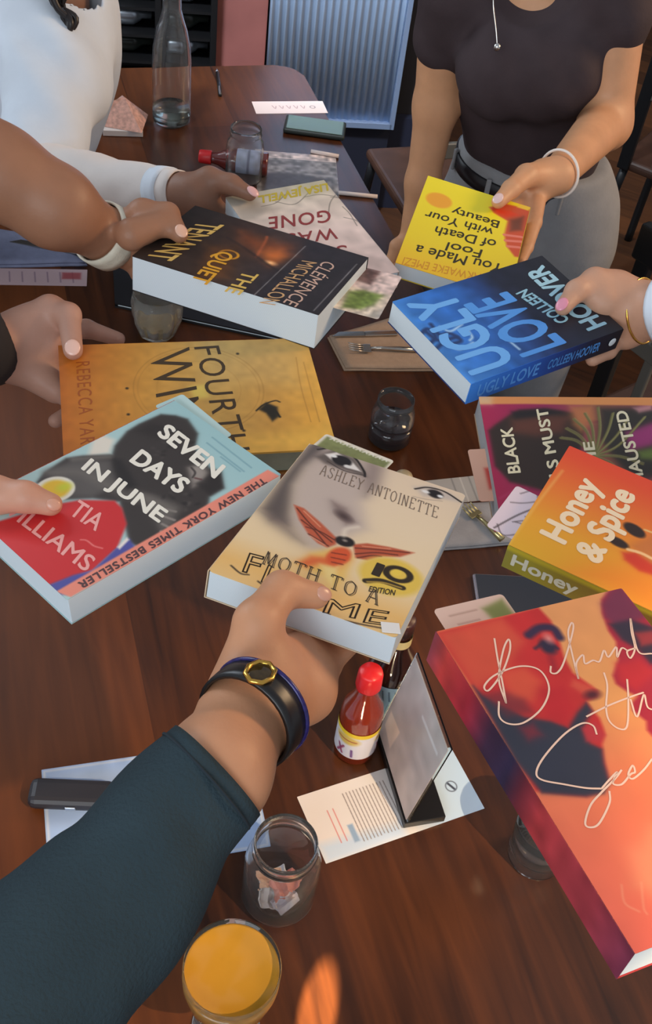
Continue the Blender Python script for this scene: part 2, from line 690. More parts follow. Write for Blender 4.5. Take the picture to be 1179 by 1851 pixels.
SERIF = {  # stroke letters with feet, unit box
    'A': ([(0.08, 0), (0.5, 1), (0.92, 0)], [(0.25, 0.38), (0.75, 0.38)], [(0, 0), (0.2, 0)], [(0.78, 0), (1, 0)]),
    'S': ([(0.85, 0.8), (0.6, 1), (0.25, 0.92), (0.2, 0.68), (0.5, 0.52), (0.82, 0.33), (0.75, 0.07), (0.4, 0), (0.12, 0.2)],),
    'H': ([(0.15, 0), (0.15, 1)], [(0.85, 0), (0.85, 1)], [(0.15, 0.5), (0.85, 0.5)], [(0, 0), (0.3, 0)], [(0.7, 0), (1, 0)], [(0, 1), (0.3, 1)], [(0.7, 1), (1, 1)]),
    'L': ([(0.2, 1), (0.2, 0)], [(0.05, 1), (0.4, 1)], [(0.05, 0), (0.9, 0)], [(0.9, 0), (0.92, 0.2)]),
    'E': ([(0.2, 1), (0.2, 0)], [(0.05, 1), (0.85, 1)], [(0.2, 0.52), (0.65, 0.52)], [(0.05, 0), (0.9, 0)], [(0.85, 1), (0.87, 0.82)], [(0.9, 0), (0.92, 0.2)]),
    'Y': ([(0.05, 1), (0.5, 0.48)], [(0.95, 1), (0.5, 0.48)], [(0.5, 0.5), (0.5, 0)], [(0.32, 0), (0.68, 0)]),
    'N': ([(0.15, 0), (0.15, 1)], [(0.15, 1), (0.85, 0)], [(0.85, 0), (0.85, 1)], [(0, 0), (0.3, 0)], [(0.7, 1), (1, 1)]),
    'T': ([(0.5, 1), (0.5, 0)], [(0.05, 1), (0.95, 1)], [(0.05, 1), (0.05, 0.82)], [(0.95, 1), (0.95, 0.82)], [(0.3, 0), (0.7, 0)]),
    'O': ([(0.5, 1), (0.15, 0.8), (0.08, 0.5), (0.15, 0.2), (0.5, 0), (0.85, 0.2), (0.92, 0.5), (0.85, 0.8), (0.5, 1)],),
    'I': ([(0.5, 1), (0.5, 0)], [(0.2, 1), (0.8, 1)], [(0.2, 0), (0.8, 0)]),
    'M': ([(0.1, 0), (0.15, 1)], [(0.15, 1), (0.5, 0.1)], [(0.5, 0.1), (0.85, 1)], [(0.85, 1), (0.9, 0)], [(0, 0), (0.22, 0)], [(0.78, 0), (1, 0)]),
    'F': ([(0.2, 1), (0.2, 0)], [(0.05, 1), (0.85, 1)], [(0.2, 0.52), (0.65, 0.52)], [(0.05, 0), (0.4, 0)], [(0.85, 1), (0.87, 0.82)]),
}


def serif_text(text, q, wd, col, cover, w, h, name='lettering', adv=1.25):
    a, b, c = [np.array(p, float) for p in q]
    wid = [0.55 if ch in 'I ' else 1.0 for ch in text]
    tot = sum(x * adv for x in wid)
    x, paths = 0, []
    for ch, wv in zip(text, wid):
        for P in SERIF.get(ch, ()):
            paths.append([a + (b - a) * ((x + p[0] * wv) / tot) + (c - a) * p[1] for p in P])
        x += wv * adv
    return stroke_letters(paths, wd, col, cover, w, h, name)


# ================================================================== the setting
def wood_mat(name, c0, c1, rough, angle, plank, bump=0.15):
    """polished planks: wide boards of differing tone with grain along them"""
    m = bpy.data.materials.new(name)
    m.use_nodes = True
    nt = m.node_tree
    b = nt.nodes['Principled BSDF']
    tc = nt.nodes.new('ShaderNodeTexCoord')
    mp = nt.nodes.new('ShaderNodeMapping')
    mp.inputs['Rotation'].default_value = (0, 0, angle)
    nt.links.new(tc.outputs['Object'], mp.inputs['Vector'])
    br = nt.nodes.new('ShaderNodeTexBrick')
    br.offset = 0.37
    br.inputs['Scale'].default_value = 1.0
    br.inputs['Brick Width'].default_value = 1.15
    br.inputs['Row Height'].default_value = plank
    br.inputs['Mortar Size'].default_value = 0.0012
    br.inputs['Color1'].default_value = (0.0, 0.0, 0.0, 1)
    br.inputs['Color2'].default_value = (1, 1, 1, 1)
    br.inputs['Mortar'].default_value = (0.1, 0.1, 0.1, 1)
    nt.links.new(mp.outputs['Vector'], br.inputs['Vector'])
    m2 = nt.nodes.new('ShaderNodeMapping')
    m2.inputs['Scale'].default_value = (2.2, 26, 1)
    nt.links.new(mp.outputs['Vector'], m2.inputs['Vector'])
    n = nt.nodes.new('ShaderNodeTexNoise')
    n.inputs['Scale'].default_value = 2.2
    n.inputs['Detail'].default_value = 6
    n.inputs['Distortion'].default_value = 0.6
    nt.links.new(m2.outputs['Vector'], n.inputs['Vector'])
    n3 = nt.nodes.new('ShaderNodeTexNoise')  # broad wood tone; also puts light and shadow patches into the colour
    n3.inputs['Scale'].default_value = 3.5
    nt.links.new(mp.outputs['Vector'], n3.inputs['Vector'])
    a = nt.nodes.new('ShaderNodeMath')
    a.operation = 'MULTIPLY_ADD'
    a.inputs[1].default_value = 0.40
    nt.links.new(br.outputs['Color'], a.inputs[0])
    s = nt.nodes.new('ShaderNodeMath')
    s.operation = 'MULTIPLY'
    s.inputs[1].default_value = 0.45
    nt.links.new(n.outputs['Fac'], s.inputs[0])
    nt.links.new(s.outputs[0], a.inputs[2])
    a2 = nt.nodes.new('ShaderNodeMath')
    a2.operation = 'MULTIPLY_ADD'
    a2.inputs[1].default_value = 0.55
    nt.links.new(n3.outputs['Fac'], a2.inputs[0])
    nt.links.new(a.outputs[0], a2.inputs[2])
    r = nt.nodes.new('ShaderNodeValToRGB')
    r.color_ramp.elements[0].position = 0.35
    r.color_ramp.elements[1].position = 1.02
    r.color_ramp.elements[0].color = (*lin(c0), 1)
    r.color_ramp.elements[1].color = (*lin(c1), 1)
    nt.links.new(a2.outputs[0], r.inputs['Fac'])
    nt.links.new(r.outputs['Color'], b.inputs['Base Color'])
    b.inputs['Roughness'].default_value = rough
    bp = nt.nodes.new('ShaderNodeBump')
    bp.inputs['Strength'].default_value = bump
    bp.inputs['Distance'].default_value = 0.001
    nt.links.new(n.outputs['Fac'], bp.inputs['Height'])
    nt.links.new(bp.outputs['Normal'], b.inputs['Normal'])
    return m


def structure(o):
    o['kind'] = 'structure'
    return o


floor_m = wood_mat('floor_boards', (34, 24, 20), (96, 60, 36), 0.3, 0.4, 0.12)
structure(box_obj('floor', (0, 1.6, -0.02), (8.0, 8.0, 0.04), floor_m))

# the far wall runs askew behind the table; wp(a, b, z): a along it, b in front of it
WA = np.array([0.98, 0.20, 0]) / np.hypot(0.98, 0.20)
WN = np.array([WA[1], -WA[0], 0])
W0 = np.array([0.0, 3.3, 0.0])
WROT = Matrix((WA, -WN, (0, 0, 1))).transposed()


def wp(a, b, z):
    return tuple(W0 + WA * a + WN * b + np.array([0, 0, z]))


structure(box_obj('wall_back', wp(-1.70, -0.18, 1.4), (3.66, 0.2, 2.8), mat('dark_wall', (30, 27, 31), 0.7, noise=0.2, nscale=3), rot=WROT))
structure(box_obj('wall_far', (1.6, 5.55, 1.4), (5.0, 0.1, 2.8), mat('dark_wall', (30, 27, 31), 0.7)))
structure(box_obj('baseboard_back', wp(-1.70, -0.06, 0.16), (3.66, 0.03, 0.32), mat('navy_base', (26, 30, 48), 0.55), rot=WROT))

# brick red pillar panel beside the wine rack
structure(box_obj('trim_1', wp(-0.465, -0.02, 0.75), (0.15, 0.08, 1.5), mat('oxblood_paint', (136, 84, 80), 0.5, noise=0.12, nscale=8), rot=WROT, bevel=0.004))

# corrugated sheet: real corrugations
bm = bmesh.new()
NX = 220
x0, x1 = -0.385, 0.012
ROWS = [0.335, 1.6]
vs = []
for i in range(NX + 1):
    a = x0 + (x1 - x0) * i / NX
    b = 0.0032 * math.sin(2 * math.pi * (a - x0) / 0.0215)
    vs.append([bm.verts.new(wp(a, 0.012 + b, z)) for z in ROWS])
for i in range(NX):
    bm.faces.new((vs[i][0], vs[i + 1][0], vs[i + 1][1], vs[i][1]))
front = thing('bar_front', 'pale blue grey corrugated metal bar front behind the far table end', 'panel', wp(-0.19, 0, 0))
FL = Vector(wp(-0.19, 0, 0))
for v in bm.verts:
    v.co -= FL
corr = bm_obj('corrugated_sheet', bm, mat('galvanised', (176, 200, 232), 0.5, 0.0, noise=0.08, nscale=6), front, True)
md = corr.modifiers.new('thickness', 'SOLIDIFY')
md.thickness = 0.002
for nm, a, z, sx, sz in (('bottom_rail', -0.186, 0.325, 0.41, 0.02), ('side_rail', 0.018, 0.95, 0.016, 1.27)):
    box_obj(nm, Vector(wp(a, 0.012, z)) - FL, (sx, 0.03, sz), mat('rail_grey', (120, 138, 168), 0.5, 0.2), front, WROT, 0.002)
box_obj('kick_board', Vector(wp(-0.186, -0.02, 0.157)) - FL, (0.41, 0.03, 0.31), mat('navy_kick', (22, 26, 42), 0.6), front, WROT)

# wine rack with tins lying on their side
rk = thing('wine_rack', 'black metal wine rack with lying bottles behind the glass carafe', 'rack', wp(-0.70, 0.0, 0))
RL = Vector(wp(-0.70, 0.0, 0))
blk = mat('black_metal', (20, 20, 22), 0.45, 0.3)
for a in (-0.86, -0.70, -0.545):
    box_obj('upright', Vector(wp(a, 0.02, 0.6)) - RL, (0.018, 0.14, 1.2), blk, rk, WROT, 0.003)
for z in (0.47, 0.545, 0.62, 0.695, 0.77, 0.85):
    box_obj('shelf', Vector(wp(-0.70, 0.02, z - 0.035)) - RL, (0.32, 0.13, 0.008), blk, rk, WROT)
steel = mat('brushed_steel', (196, 204, 214), 0.28, 0.9)
k = 0
for ri, z in enumerate((0.545, 0.62, 0.695, 0.77)):
    for a in (-0.817, -0.657):
        c = Vector(wp(a, 0.02, z))
        foil = lathe('wine_bottle', [(0.0, 0), (0.028, 0.0), (0.030, 0.004), (0.030, 0.075), (0.022, 0.09), (0.012, 0.102), (0.012, 0.128), (0, 0.128)],
                     steel if (k % 3) else mat('dark_bottle', (40, 44, 40), 0.2), seg=20, loc=c - Vector(WA) * 0.03 - Vector((0, 0, 0.001)))
        foil.rotation_euler = (Vector(WA)).to_track_quat('Z', 'Y').to_euler()
        foil.location = c - Vector(WA) * 0.03
        tag(foil, 'wine bottle lying in the black rack behind the carafe', 'bottle', 'bottles in the wine rack')
        k += 1

# ------------------------------------------------------------------ the table
table_m = wood_mat('table_wood', (27, 12, 7), (114, 62, 30), 0.28, 1.5708, 0.22, 0.05)
TD = np.array([-0.372, 0.928, 0.0])          # along the table, away from the camera
TX = np.array([0.928, 0.372, 0.0])
TE = np.array([0.035, 2.003, 0.75])          # a point of its right edge
tb = thing('dining_table', 'long polished red brown wooden table under the held books', 'table', tuple(TE - TX * 0.44 - np.array([0, 0, 0.75])))
TL = TE - TX * 0.44 - np.array([0, 0, 0.75])
TROT = Matrix((TX, TD, (0, 0, 1))).transposed()


def tloc(a, b, z):
    """a to the left of the right edge, b along the table"""
    return Vector(TE - TX * a + TD * b + np.array([0, 0, z - 0.75])) - Vector(TL)


bm = bmesh.new()
pts = []
L1, L0, WT, RC = 0.72, -2.0, 0.88, 0.06
for cx, cy, a0 in ((-RC, L1 - RC, 0), (-WT + RC, L1 - RC, 90), (-WT + RC, L0 + RC, 180), (-RC, L0 + RC, 270)):
    for i in range(9):
        a = math.radians(a0 + i * 90 / 8)
        pts.append((cx + RC * math.cos(a), cy + RC * math.sin(a)))
low = [bm.verts.new((x + 0.44, y, 0.705)) for x, y in pts]
high = [bm.verts.new((x + 0.44, y, 0.75)) for x, y in pts]
bm.faces.new(high)
bm.faces.new(low[::-1])
for i in range(len(pts)):
    j = (i + 1) % len(pts)
    bm.faces.new((low[i], low[j], high[j], high[i]))
bmesh.ops.bevel(bm, geom=[e for e in bm.edges if all(abs(v.co.z - 0.75) < 1e-6 for v in e.verts)], offset=0.004, segments=2, affect='EDGES')
top = bm_obj('tabletop', bm, table_m, tb)
top.rotation_euler = TROT.to_euler()
for a, b in ((0.08, 0.62), (0.80, 0.62), (0.08, -1.85), (0.80, -1.85)):
    box_obj('leg', tloc(a, b, 0.3525), (0.07, 0.07, 0.705), blk, tb, TROT, 0.004)
for a in (0.08, 0.80):
    box_obj('apron', tloc(a, -0.64, 0.67), (0.03, 2.45, 0.07), blk, tb, TROT)


# ================================================================== books: w, h, thickness, axes of the cover, centre of the cover
BK = {
    'quiet': (0.140, 0.210, 0.040, (-0.2901, -0.9530, 0.0873), (0.9570, -0.2887, 0.0278), (-0.0013, 0.0916, 0.9958), (-0.1164, 0.9959, 1.2910)),
    'gone': (0.133, 0.204, 0.022, (-0.8501, -0.5261, -0.0247), (0.5265, -0.8500, -0.0160), (-0.0126, -0.0266, 0.9996), (-0.0681, 1.1442, 1.2366)),
    'yellow': (0.140, 0.210, 0.020, (-0.9866, 0.1371, 0.0882), (-0.1393, -0.9900, -0.0198), (0.0846, -0.0318, 0.9959), (0.1207, 1.2228, 1.2209)),
    'ugly': (0.135, 0.205, 0.027, (-0.6304, 0.7743, 0.0555), (-0.7755, -0.6313, -0.0004), (0.0348, -0.0433, 0.9985), (0.1567, 0.9613, 1.2903)),
    'fourth': (0.163, 0.247, 0.030, (0.2962, -0.9551, -0.0111), (0.9551, 0.2963, -0.0065), (0.0095, -0.0087, 0.9999), (-0.1405, 0.7978, 1.2595)),
    'seven': (0.140, 0.210, 0.026, (0.7653, -0.6341, 0.1104), (0.6382, 0.7699, -0.0018), (-0.0838, 0.0718, 0.9939), (-0.1616, 0.6162, 1.3073)),
    'moth': (0.140, 0.210, 0.024, (0.9665, -0.2562, 0.0154), (0.2530, 0.9411, -0.2243), (0.0430, 0.2206, 0.9744), (0.0187, 0.5830, 1.3353)),
    'black': (0.140, 0.210, 0.026, (-0.1744, 0.9747, 0.1397), (-0.9845, -0.1699, -0.0439), (-0.0190, -0.1452, 0.9892), (0.2447, 0.7889, 1.2714)),
    'behind': (0.140, 0.214, 0.027, (0.8757, 0.4784, -0.0657), (-0.4815, 0.8753, -0.0447), (0.0362, 0.0708, 0.9968), (0.1900, 0.3655, 1.4235)),
    'honey': (0.135, 0.203, 0.024, (0.3898, 0.9209, 0.0000), (-0.9209, 0.3898, 0.0000), (0.0000, 0.0000, 1.0000), (0.2597, 0.6024, 1.3480)),
}
PAPER = mat('page_paper', (214, 224, 228), 0.8, noise=0.05, nscale=4)


def paper_edges():
    m = bpy.data.materials.new('page_edges')
    m.use_nodes = True
    nt = m.node_tree
    b = nt.nodes['Principled BSDF']
    tc = nt.nodes.new('ShaderNodeTexCoord')
    wv = nt.nodes.new('ShaderNodeTexWave')
    wv.bands_direction = 'Z'
    wv.inputs['Scale'].default_value = 420
    wv.inputs['Distortion'].default_value = 1.2
    nt.links.new(tc.outputs['Object'], wv.inputs['Vector'])
    r = nt.nodes.new('ShaderNodeValToRGB')
    r.color_ramp.elements[0].color = (*lin((196, 208, 214)), 1)
    r.color_ramp.elements[1].color = (*lin((228, 236, 240)), 1)
    nt.links.new(wv.outputs['Fac'], r.inputs['Fac'])
    nt.links.new(r.outputs['Color'], b.inputs['Base Color'])
    b.inputs['Roughness'].default_value = 0.85
    return m


EDGES = paper_edges()


class Book:
    def __init__(self, key, label, art, spine_rgb, back_rgb, corner=1.2, hard=False, spine_art=None, group=None, page_m=None, name='paperback_book', warp=None):
        w, h, th, X, Y, N, loc = BK[key]
        self.w, self.h, self.th = w, h, th
        self.R = Matrix((X, Y, N)).transposed()
        self.root = thing(name, label, 'book', loc, self.R, group)
        self.root.name = name
        r = self.root
        ct = 0.0022 if hard else 0.0005
        ins = 0.003 if hard else 0.0006
        self.warp = warp
        self.cover = card('front_cover', art, r, thick=ct, corner=corner, warp=warp)
        box_obj('page_block', (0.0004, 0, -th / 2), (w - 2 * ins, h - 2 * ins, th - 2 * ct - 0.0002), page_m or EDGES, r, bevel=0.0006)
        box_obj('back_cover', (0, 0, -th + ct / 2), (w, h, ct), mat('cover_%d_%d_%d' % back_rgb, back_rgb, 0.45), r)
        if spine_art is None:
            spine_art = Art(h * 1000, th * 1000, 2.0, spine_rgb)
        M4 = Matrix(((0, 0, -1, -w / 2 - 0.0003), (-1, 0, 0, 0), (0, 1, 0, -th / 2), (0, 0, 0, 1)))
        self.spine = card('spine', spine_art, r, M4=M4, thick=0.0006, corner=0)

    def text(self, s, q, col, **k):
        return lettering(s, q, col, self.cover, self.w, self.h, warp=self.warp, **k)

    def spine_text(self, s, x0, x1, y0, y1, col, **k):
        """x along the spine from its top, y across it, mm"""
        return lettering(s, ((x0, y1), (x1, y1), (x0, y0)), col, self.spine, self.h, self.th, **k)


def art_for(key, base=(255, 255, 255), step=0.75):
    w, h = BK[key][:2]
    return Art(w * 1000, h * 1000, step, base)


# ---- dark thriller with gold lettering
A = art_for('quiet', (44, 38, 38))
A.grad((0, 0), (0, 210), [(0, (48, 42, 44)), (0.30, (46, 40, 44)), (0.45, (62, 48, 44)), (0.62, (58, 40, 30)), (1, (34, 28, 26))])
A.blob([(24.9,142.5), (26.3,115.9), (21.6,80.9), (41.3,72.2), (68.8,84.9), (63.3,104.2), (48.1,128.4)], (150, 74, 34), 16, 0.75)
A.blob([(55.6,102.2), (39.0,87.3), (49.1,74.4), (78.2,80.6)], (205, 110, 48), 9, 0.8)
A.ell((71.2,83.9), 3, 5, (250, 190, 130), soft=3)
A.line([(68.1,102.0), (33.9,108.0), (20.0,111.7)], 2.5, (190, 96, 56), 0.8, 1.5)
A.line([(47.3,146.0), (59.6,117.2), (78.2,80.6), (81.7,68.1)], 3, (36, 28, 28), 0.8, 2)
A.ring((80.0,128.4), 9, 10, 2.6, (214, 150, 36))
A.blob([(75.0,157.7), (62.2,130.1), (124.5,105.1), (142.2,131.4)], (120, 68, 24), 12, 0.55)
A.line([(15.8,67.8), (146.6,70.3)], 1.0, (190, 186, 182), 0.6)
A.line([(20.9,5.6), (135.2,7.4)], 1.3, (176, 172, 172), 0.55)
A.speckle(0.25, 7, 3)
bq = Book('quiet', 'thick black paperback with gold capitals held over the others by a wristbanded hand', A, (30, 26, 26), (30, 26, 26))
GOLD, PEACH = (214, 176, 96), (208, 170, 150)
bq.text('CL\u00c9MENCE', [(34.0,38.5), (137.7,40.2), (36.4,19.3)], PEACH, bold=0.0)
bq.text('MICHALLON', [(47.5,58.3), (151.9,59.9), (42.8,42.3)], (206, 160, 110), bold=0.0)
bq.text('THE', [(102.8,99.3), (151.4,98.4), (100.9,83.2)], (222, 184, 92), bold=0.016)
bq.text('QUIET', [(78.3,144.2), (151.1,140.3), (77.0,122.3)], (224, 162, 44), bold=0.02)
bq.text('TENANT', [(33.1,188.0), (136.8,197.6), (23.2,161.4)], GOLD, bold=0.016)

# ---- pale thriller, upside down to the camera
A = art_for('gone', (226, 204, 194))
A.grad((0, 0), (0, 200), [(0, (214, 190, 184)), (0.5, (232, 208, 198)), (0.8, (222, 204, 188)), (1, (188, 178, 158))])
A.speckle(0.16, 9, 5)
for P in ([(-2.6,134.9), (-3.5,156.7), (8.5,166.1)], [(-9.7,116.3), (-12.6,148.3), (14.8,173.6), (39.9,175.8)], [(-10.2,177.3), (13.2,156.3), (29.6,128.7)], [(5.1,99.6), (2.1,125.4), (3.6,142.3)],
          [(29.6,183.9), (57.8,164.8), (78.1,176.6)], [(60.4,187.7), (79.2,174.2), (99.0,172.2)], [(-1.4,86.9), (0.6,108.8), (12.5,120.6)]):
    A.line(P, 1.1, (92, 84, 76), 0.75)
A.blob([(135.3,167.4), (108.1,180.5), (87.9,168.7), (107.2,153.2), (137.6,146.9)], (170, 160, 148), 6, 0.6)
A.blob([(40.0,204.1), (-5.3,201.8), (9.6,177.7), (39.9,175.8)], (186, 176, 140), 6, 0.5)
bg_ = Book('gone', 'pale pink paperback with dark red capitals and yellow author name, lying upside down', A, (206, 190, 180), (206, 190, 180))
RED = (150, 62, 62)
bg_.text('GONE', [(21.3,140.7), (99.7,148.7), (31.8,116.0)], RED, space=1.1, bold=0.012)
bg_.text('WAS', [(31.4,103.7), (93.5,110.0), (38.9,81.6)], RED, space=1.15, bold=0.012)
bg_.text('SHE', [(35.3,67.6), (91.0,74.6), (42.2,47.2)], RED, space=1.15, bold=0.012)
bg_.text('THEN', [(30, 46), (98, 46), (30, 28)], RED)
bg_.text('LISA JEWELL', [(-3.3,201.2), (92.0,199.8), (4.7,179.6)], (196, 172, 58), bold=0.03)

# ---- yellow novel, upside down
A = art_for('yellow', (240, 216, 40))
A.grad((0, 0), (0, 210), [(0, (238, 190, 44)), (0.3, (236, 208, 44)), (1, (246, 226, 44))])
A.ell((115.8,159.8), 17, 17, (240, 166, 50), soft=2)
A.poly([(51.4,180.0), (32.6,199.8), (-1.0,204.8), (-3.7,89.9), (4.9,87.8), (17.6,104.6), (23.9,128.1), (24.1,161.4), (43.8,170.1)], (208, 86, 52), 2)
A.blob([(45.0,178.0), (24.6,186.9), (11.7,182.9), (28.1,167.7)], (226, 66, 34), 4, 0.9)
A.blob([(21.6,165.7), (5.6,183.5), (3.7,150.6), (18.0,139.7)], (108, 62, 44), 5, 0.9)
for y in (300, 325, 352):
    A.line([(23.9,128.1), (2.2,134.9)] if y == 300 else ([(20.7,116.3), (1.5,124.4)] if y == 325 else [(16.2,105.3), (2.0,110.6)]), 5, (232, 128, 108), 0.9)
A.poly([(15.7,212.7), (-1.8,211.1), (1.6,200.3), (17.1,200.1)], (244, 206, 60), 1.5)
by = Book('yellow', 'bright yellow paperback with black script held upside down by the woman in brown', A, (236, 206, 40), (236, 206, 40))
INK = (52, 44, 20)
for s, q in (('You Made a', [(14.8,64.2), (122.9,49.3), (16.1,43.1)]), ('Fool', [(44.6,81.0), (88.2,74.6), (45.6,61.6)]), ('of Death', [(31.0,110.5), (107.9,101.1), (31.8,90.2)]),
             ('with Your', [(37.8,134.0), (125.8,128.7), (39.1,115.1)]), ('Beauty', [(33.2,160.7), (95.4,159.0), (34.1,137.8)])):
    by.text(s, q, INK, bold=0.008)
by.text('AKWAEKE EMEZI', [(38.7,30.8), (132.1,16.4), (39.0,14.8)], (214, 146, 40))

# ---- blue romance
A = art_for('ugly')
A.grad((0, 0), (0, 205), [(0, (74, 140, 214)), (0.25, (46, 104, 182)), (0.5, (36, 62, 116)), (0.62, (32, 36, 56)), (1, (30, 30, 38))])
A.blob([(133.9,3.5), (129.8,81.4), (60.3,110.5), (24.1,68.7), (5.2,3.8)], (52, 112, 200), 14, 0.45)
A.speckle(0.25, 9, 8)
for q in ([(79.2,-5.2), (84.6,8.8), (71.1,9.0), (65.8,-0.6)], [(89.0,16.4), (74.4,14.4), (63.4,13.5), (55.4,-2.5)], [(71.1,17.7), (69.2,26.5), (56.2,29.9), (55.3,19.0)], [(82.6,4.4), (65.3,9.1), (62.0,29.9)]):
    A.line(q, 5, (40, 62, 110), 0.9, 1.5)
for q in ([(82.2,23.1), (72.1,28.7), (76.0,46.5)], [(64.4,46.5), (55.7,44.3), (52.4,38.8)], [(34.0,76.6), (20.8,78.0)], [(55.8,13.6), (45.4,20.2), (48.1,39.9)]):
    A.line(q, 3, (190, 220, 246), 0.8, 1.2)
bu = Book('ugly', 'thick blue and black paperback with pale blue capitals held by a braceleted hand', A, (44, 96, 190), (34, 60, 120),
          spine_art=None)
sa = Art(205, 27, 1.2)
sa.grad((0, 0), (205, 0), [(0, (66, 140, 232)), (0.35, (44, 104, 200)), (0.6, (34, 62, 130)), (0.8, (30, 34, 54)), (1, (26, 26, 34))])
bu.spine.data = card('spine_print', sa).data
bpy.data.objects.remove(bpy.data.objects['spine_print'])
bu.text('UGLY', [(7.5,64.1), (124.9,68.4), (8.9,6.1)], (112, 176, 240), bold=0.028)
bu.text('LOVE', [(7.6,132.5), (100.4,126.7), (8.6,71.6)], (84, 152, 228), bold=0.028)
bu.text('COLLEEN', [(35.4,161.0), (95.1,149.3), (33.5,143.3)], (150, 196, 214), bold=0.03)
bu.text('HOOVER', [(13.3,193.7), (121.6,194.6), (12.3,164.9)], (164, 206, 222), bold=0.035)
bu.spine_text('UGLY LOVE', 12, 92, 5, 22, (96, 164, 240), bold=0.02)
bu.spine_text('COLLEEN HOOVER', 104, 176, 7, 20, (84, 150, 220), bold=0.02)
ellipsoid('spine_emblem', (-bu.w / 2 - 0.0012, -0.091, -bu.th / 2), ((1, 0, 0), (0, 1, 0), (0, 0, 1)), (0.0006, 0.005, 0.005), mat('emblem_white', (220, 224, 226), 0.4), bu.root)

# ---- gold fantasy hardback
A = art_for('fourth')
A.grad((61.6,249.5), (84.6,-14.2), [(0, (186, 104, 40)), (0.10, (196, 120, 44)), (0.3, (204, 146, 62)), (0.55, (204, 162, 86)), (0.75, (204, 150, 70)), (0.9, (226, 164, 66)), (1, (238, 180, 80))])
A.blob([(-6.4,108.7), (-1.1,-5.2), (75.1,21.2), (62.7,107.0)], (196, 166, 108), 22, 0.5)
A.blob([(141.4,84.3), (133.9,-4.3), (164.1,0.5), (167.5,88.0)], (248, 194, 84), 14, 0.7)  # bright gloss at this corner, painted into the cover colour
A.speckle(0.10, 6, 11)
cc = (71.2,117.6)
for rr, a in ((62, 0.35), (58, 0.22), (40, 0.15)):
    A.ring(cc, rr, rr, 0.9, (140, 96, 40), a)
A.blob([(104.9,64.9), (95.5,56.2), (102.5,46.5), (116.5,47.6), (122.3,54.5), (110.6,58.6)], (40, 34, 22), 2.2, 1)
A.line([(106.5,67.5), (98.2,59.0), (93.5,47.5), (95.6,43.0)], 1.6, (44, 36, 22))
A.line([(110.7,56.2), (107.6,49.8), (116.6,46.4)], 2.4, (40, 34, 22))
for p in ((21.3,73.5), (67.2,185.4), (103.9,186.8), (133.1,83.1)):
    A.ell(p, 1.5, 1.5, (50, 40, 24))
A.blob([(68.8,126.8), (66.1,112.2), (84.3,109.6), (87.0,124.1)], (226, 200, 96), 4, 0.9)
for q in ([(29.8,15.7), (75.3,18.7), (125.5,18.1)], [(37.9,9.5), (94.1,9.8), (126.0,9.8)]):
    A.line(q, 0.8, (168, 118, 50), 0.7)
bf = Book('fourth', 'gold hardback with thin dark capitals and a ring emblem held at its corner', A, (188, 112, 40), (150, 96, 40), corner=0.5, hard=True, name='hardback_book',
          page_m=mat('olive_pages', (150, 150, 128), 0.7, noise=0.1))
DK = (66, 48, 22)
bf.text('FOURTH', [(9.0,115.9), (160.3,106.3), (7.5,90.4)], DK, space=1.1)
bf.text('WING', [(17.7,160.3), (165.3,159.0), (8.1,119.8)], DK, space=1.1)
bf.text('REBECCA YARROS', [(26.1,231.0), (175.4,232.0), (25.3,218.0)], (164, 84, 30), space=1.15)

# ---- teal romance with two dark heads
A = art_for('seven', (170, 198, 198))
A.grad((0, 0), (0, 210), [(0, (160, 196, 198)), (0.4, (176, 204, 202)), (1, (176, 204, 202))])
A.poly([(-1.8,86.5), (-1.8,76.4), (10.6,72.8), (22.7,86.7), (14.4,103.0)], (226, 216, 200), 3)
A.blob([(7.4,141.3), (3.6,117.3), (10.4,105.0), (25.4,86.2), (17.4,77.8), (8.0,58.1), (6.6,44.1), (8.2,21.4), (18.2,13.1), (29.4,8.6), (51.6,15.3), (65.5,30.0), (93.8,37.7), (103.5,34.1), (121.8,46.3), (122.2,61.5), (132.2,72.4), (139.1,90.5), (135.1,111.4), (134.6,136.8), (122.3,141.4), (78.4,118.0), (60.4,130.9), (44.7,150.2), (13.9,152.6)], (62, 55, 52), 2.5)
A.blob([(7.5,139.0), (10.3,114.7), (31.9,91.0), (60.1,106.8), (59.2,130.1), (43.6,147.1)], (108, 102, 98), 5, 0.7)
A.blob([(71.6,103.3), (88.3,94.0), (113.0,89.0), (128.2,102.3), (127.8,115.2), (95.1,104.2)], (118, 110, 104), 5, 0.75)
A.blob([(81.6,51.0), (84.8,38.0), (97.3,43.2), (105.5,52.7), (103.6,63.9)], (172, 160, 150), 4, 0.85)
for q in ([(110.1,96.5), (117.6,92.6)], [(116.3,102.6), (124.8,99.6)], [(121.8,109.3), (130.2,107.6)], [(127.8,115.2), (133.8,112.8)]):
    A.line(q, 2.6, (142, 132, 124), 0.8)
A.blob([(13.6,51.9), (13.7,36.3), (27.7,26.1), (32.9,45.9)], (44, 38, 36), 6, 0.6)
A.blob([(27.3,88.9), (37.4,85.1), (70.7,95.2), (72.7,106.5), (46.2,99.0)], (40, 35, 34), 4, 0.85)
A.line([(10.1,138.4), (27.5,119.4), (54.8,112.6), (75.1,108.3), (98.0,96.7), (114.7,91.5)], 9, (120, 112, 104), 0.55, 5)
A.line([(9.0,113.8), (18.5,101.0), (26.7,89.6)], 5, (132, 124, 116), 0.6, 2.5)
A.blob([(101.4,59.5), (101.0,43.8), (104.7,35.1), (120.2,45.7), (119.9,59.6)], (46, 40, 38), 3, 0.8)
A.line([(83.6,48.8), (90.5,50.6), (94.0,56.0)], 2, (60, 52, 50), 0.7)
A.line([(95.9,55.0), (100.7,52.5)], 2, (96, 60, 58), 0.8)
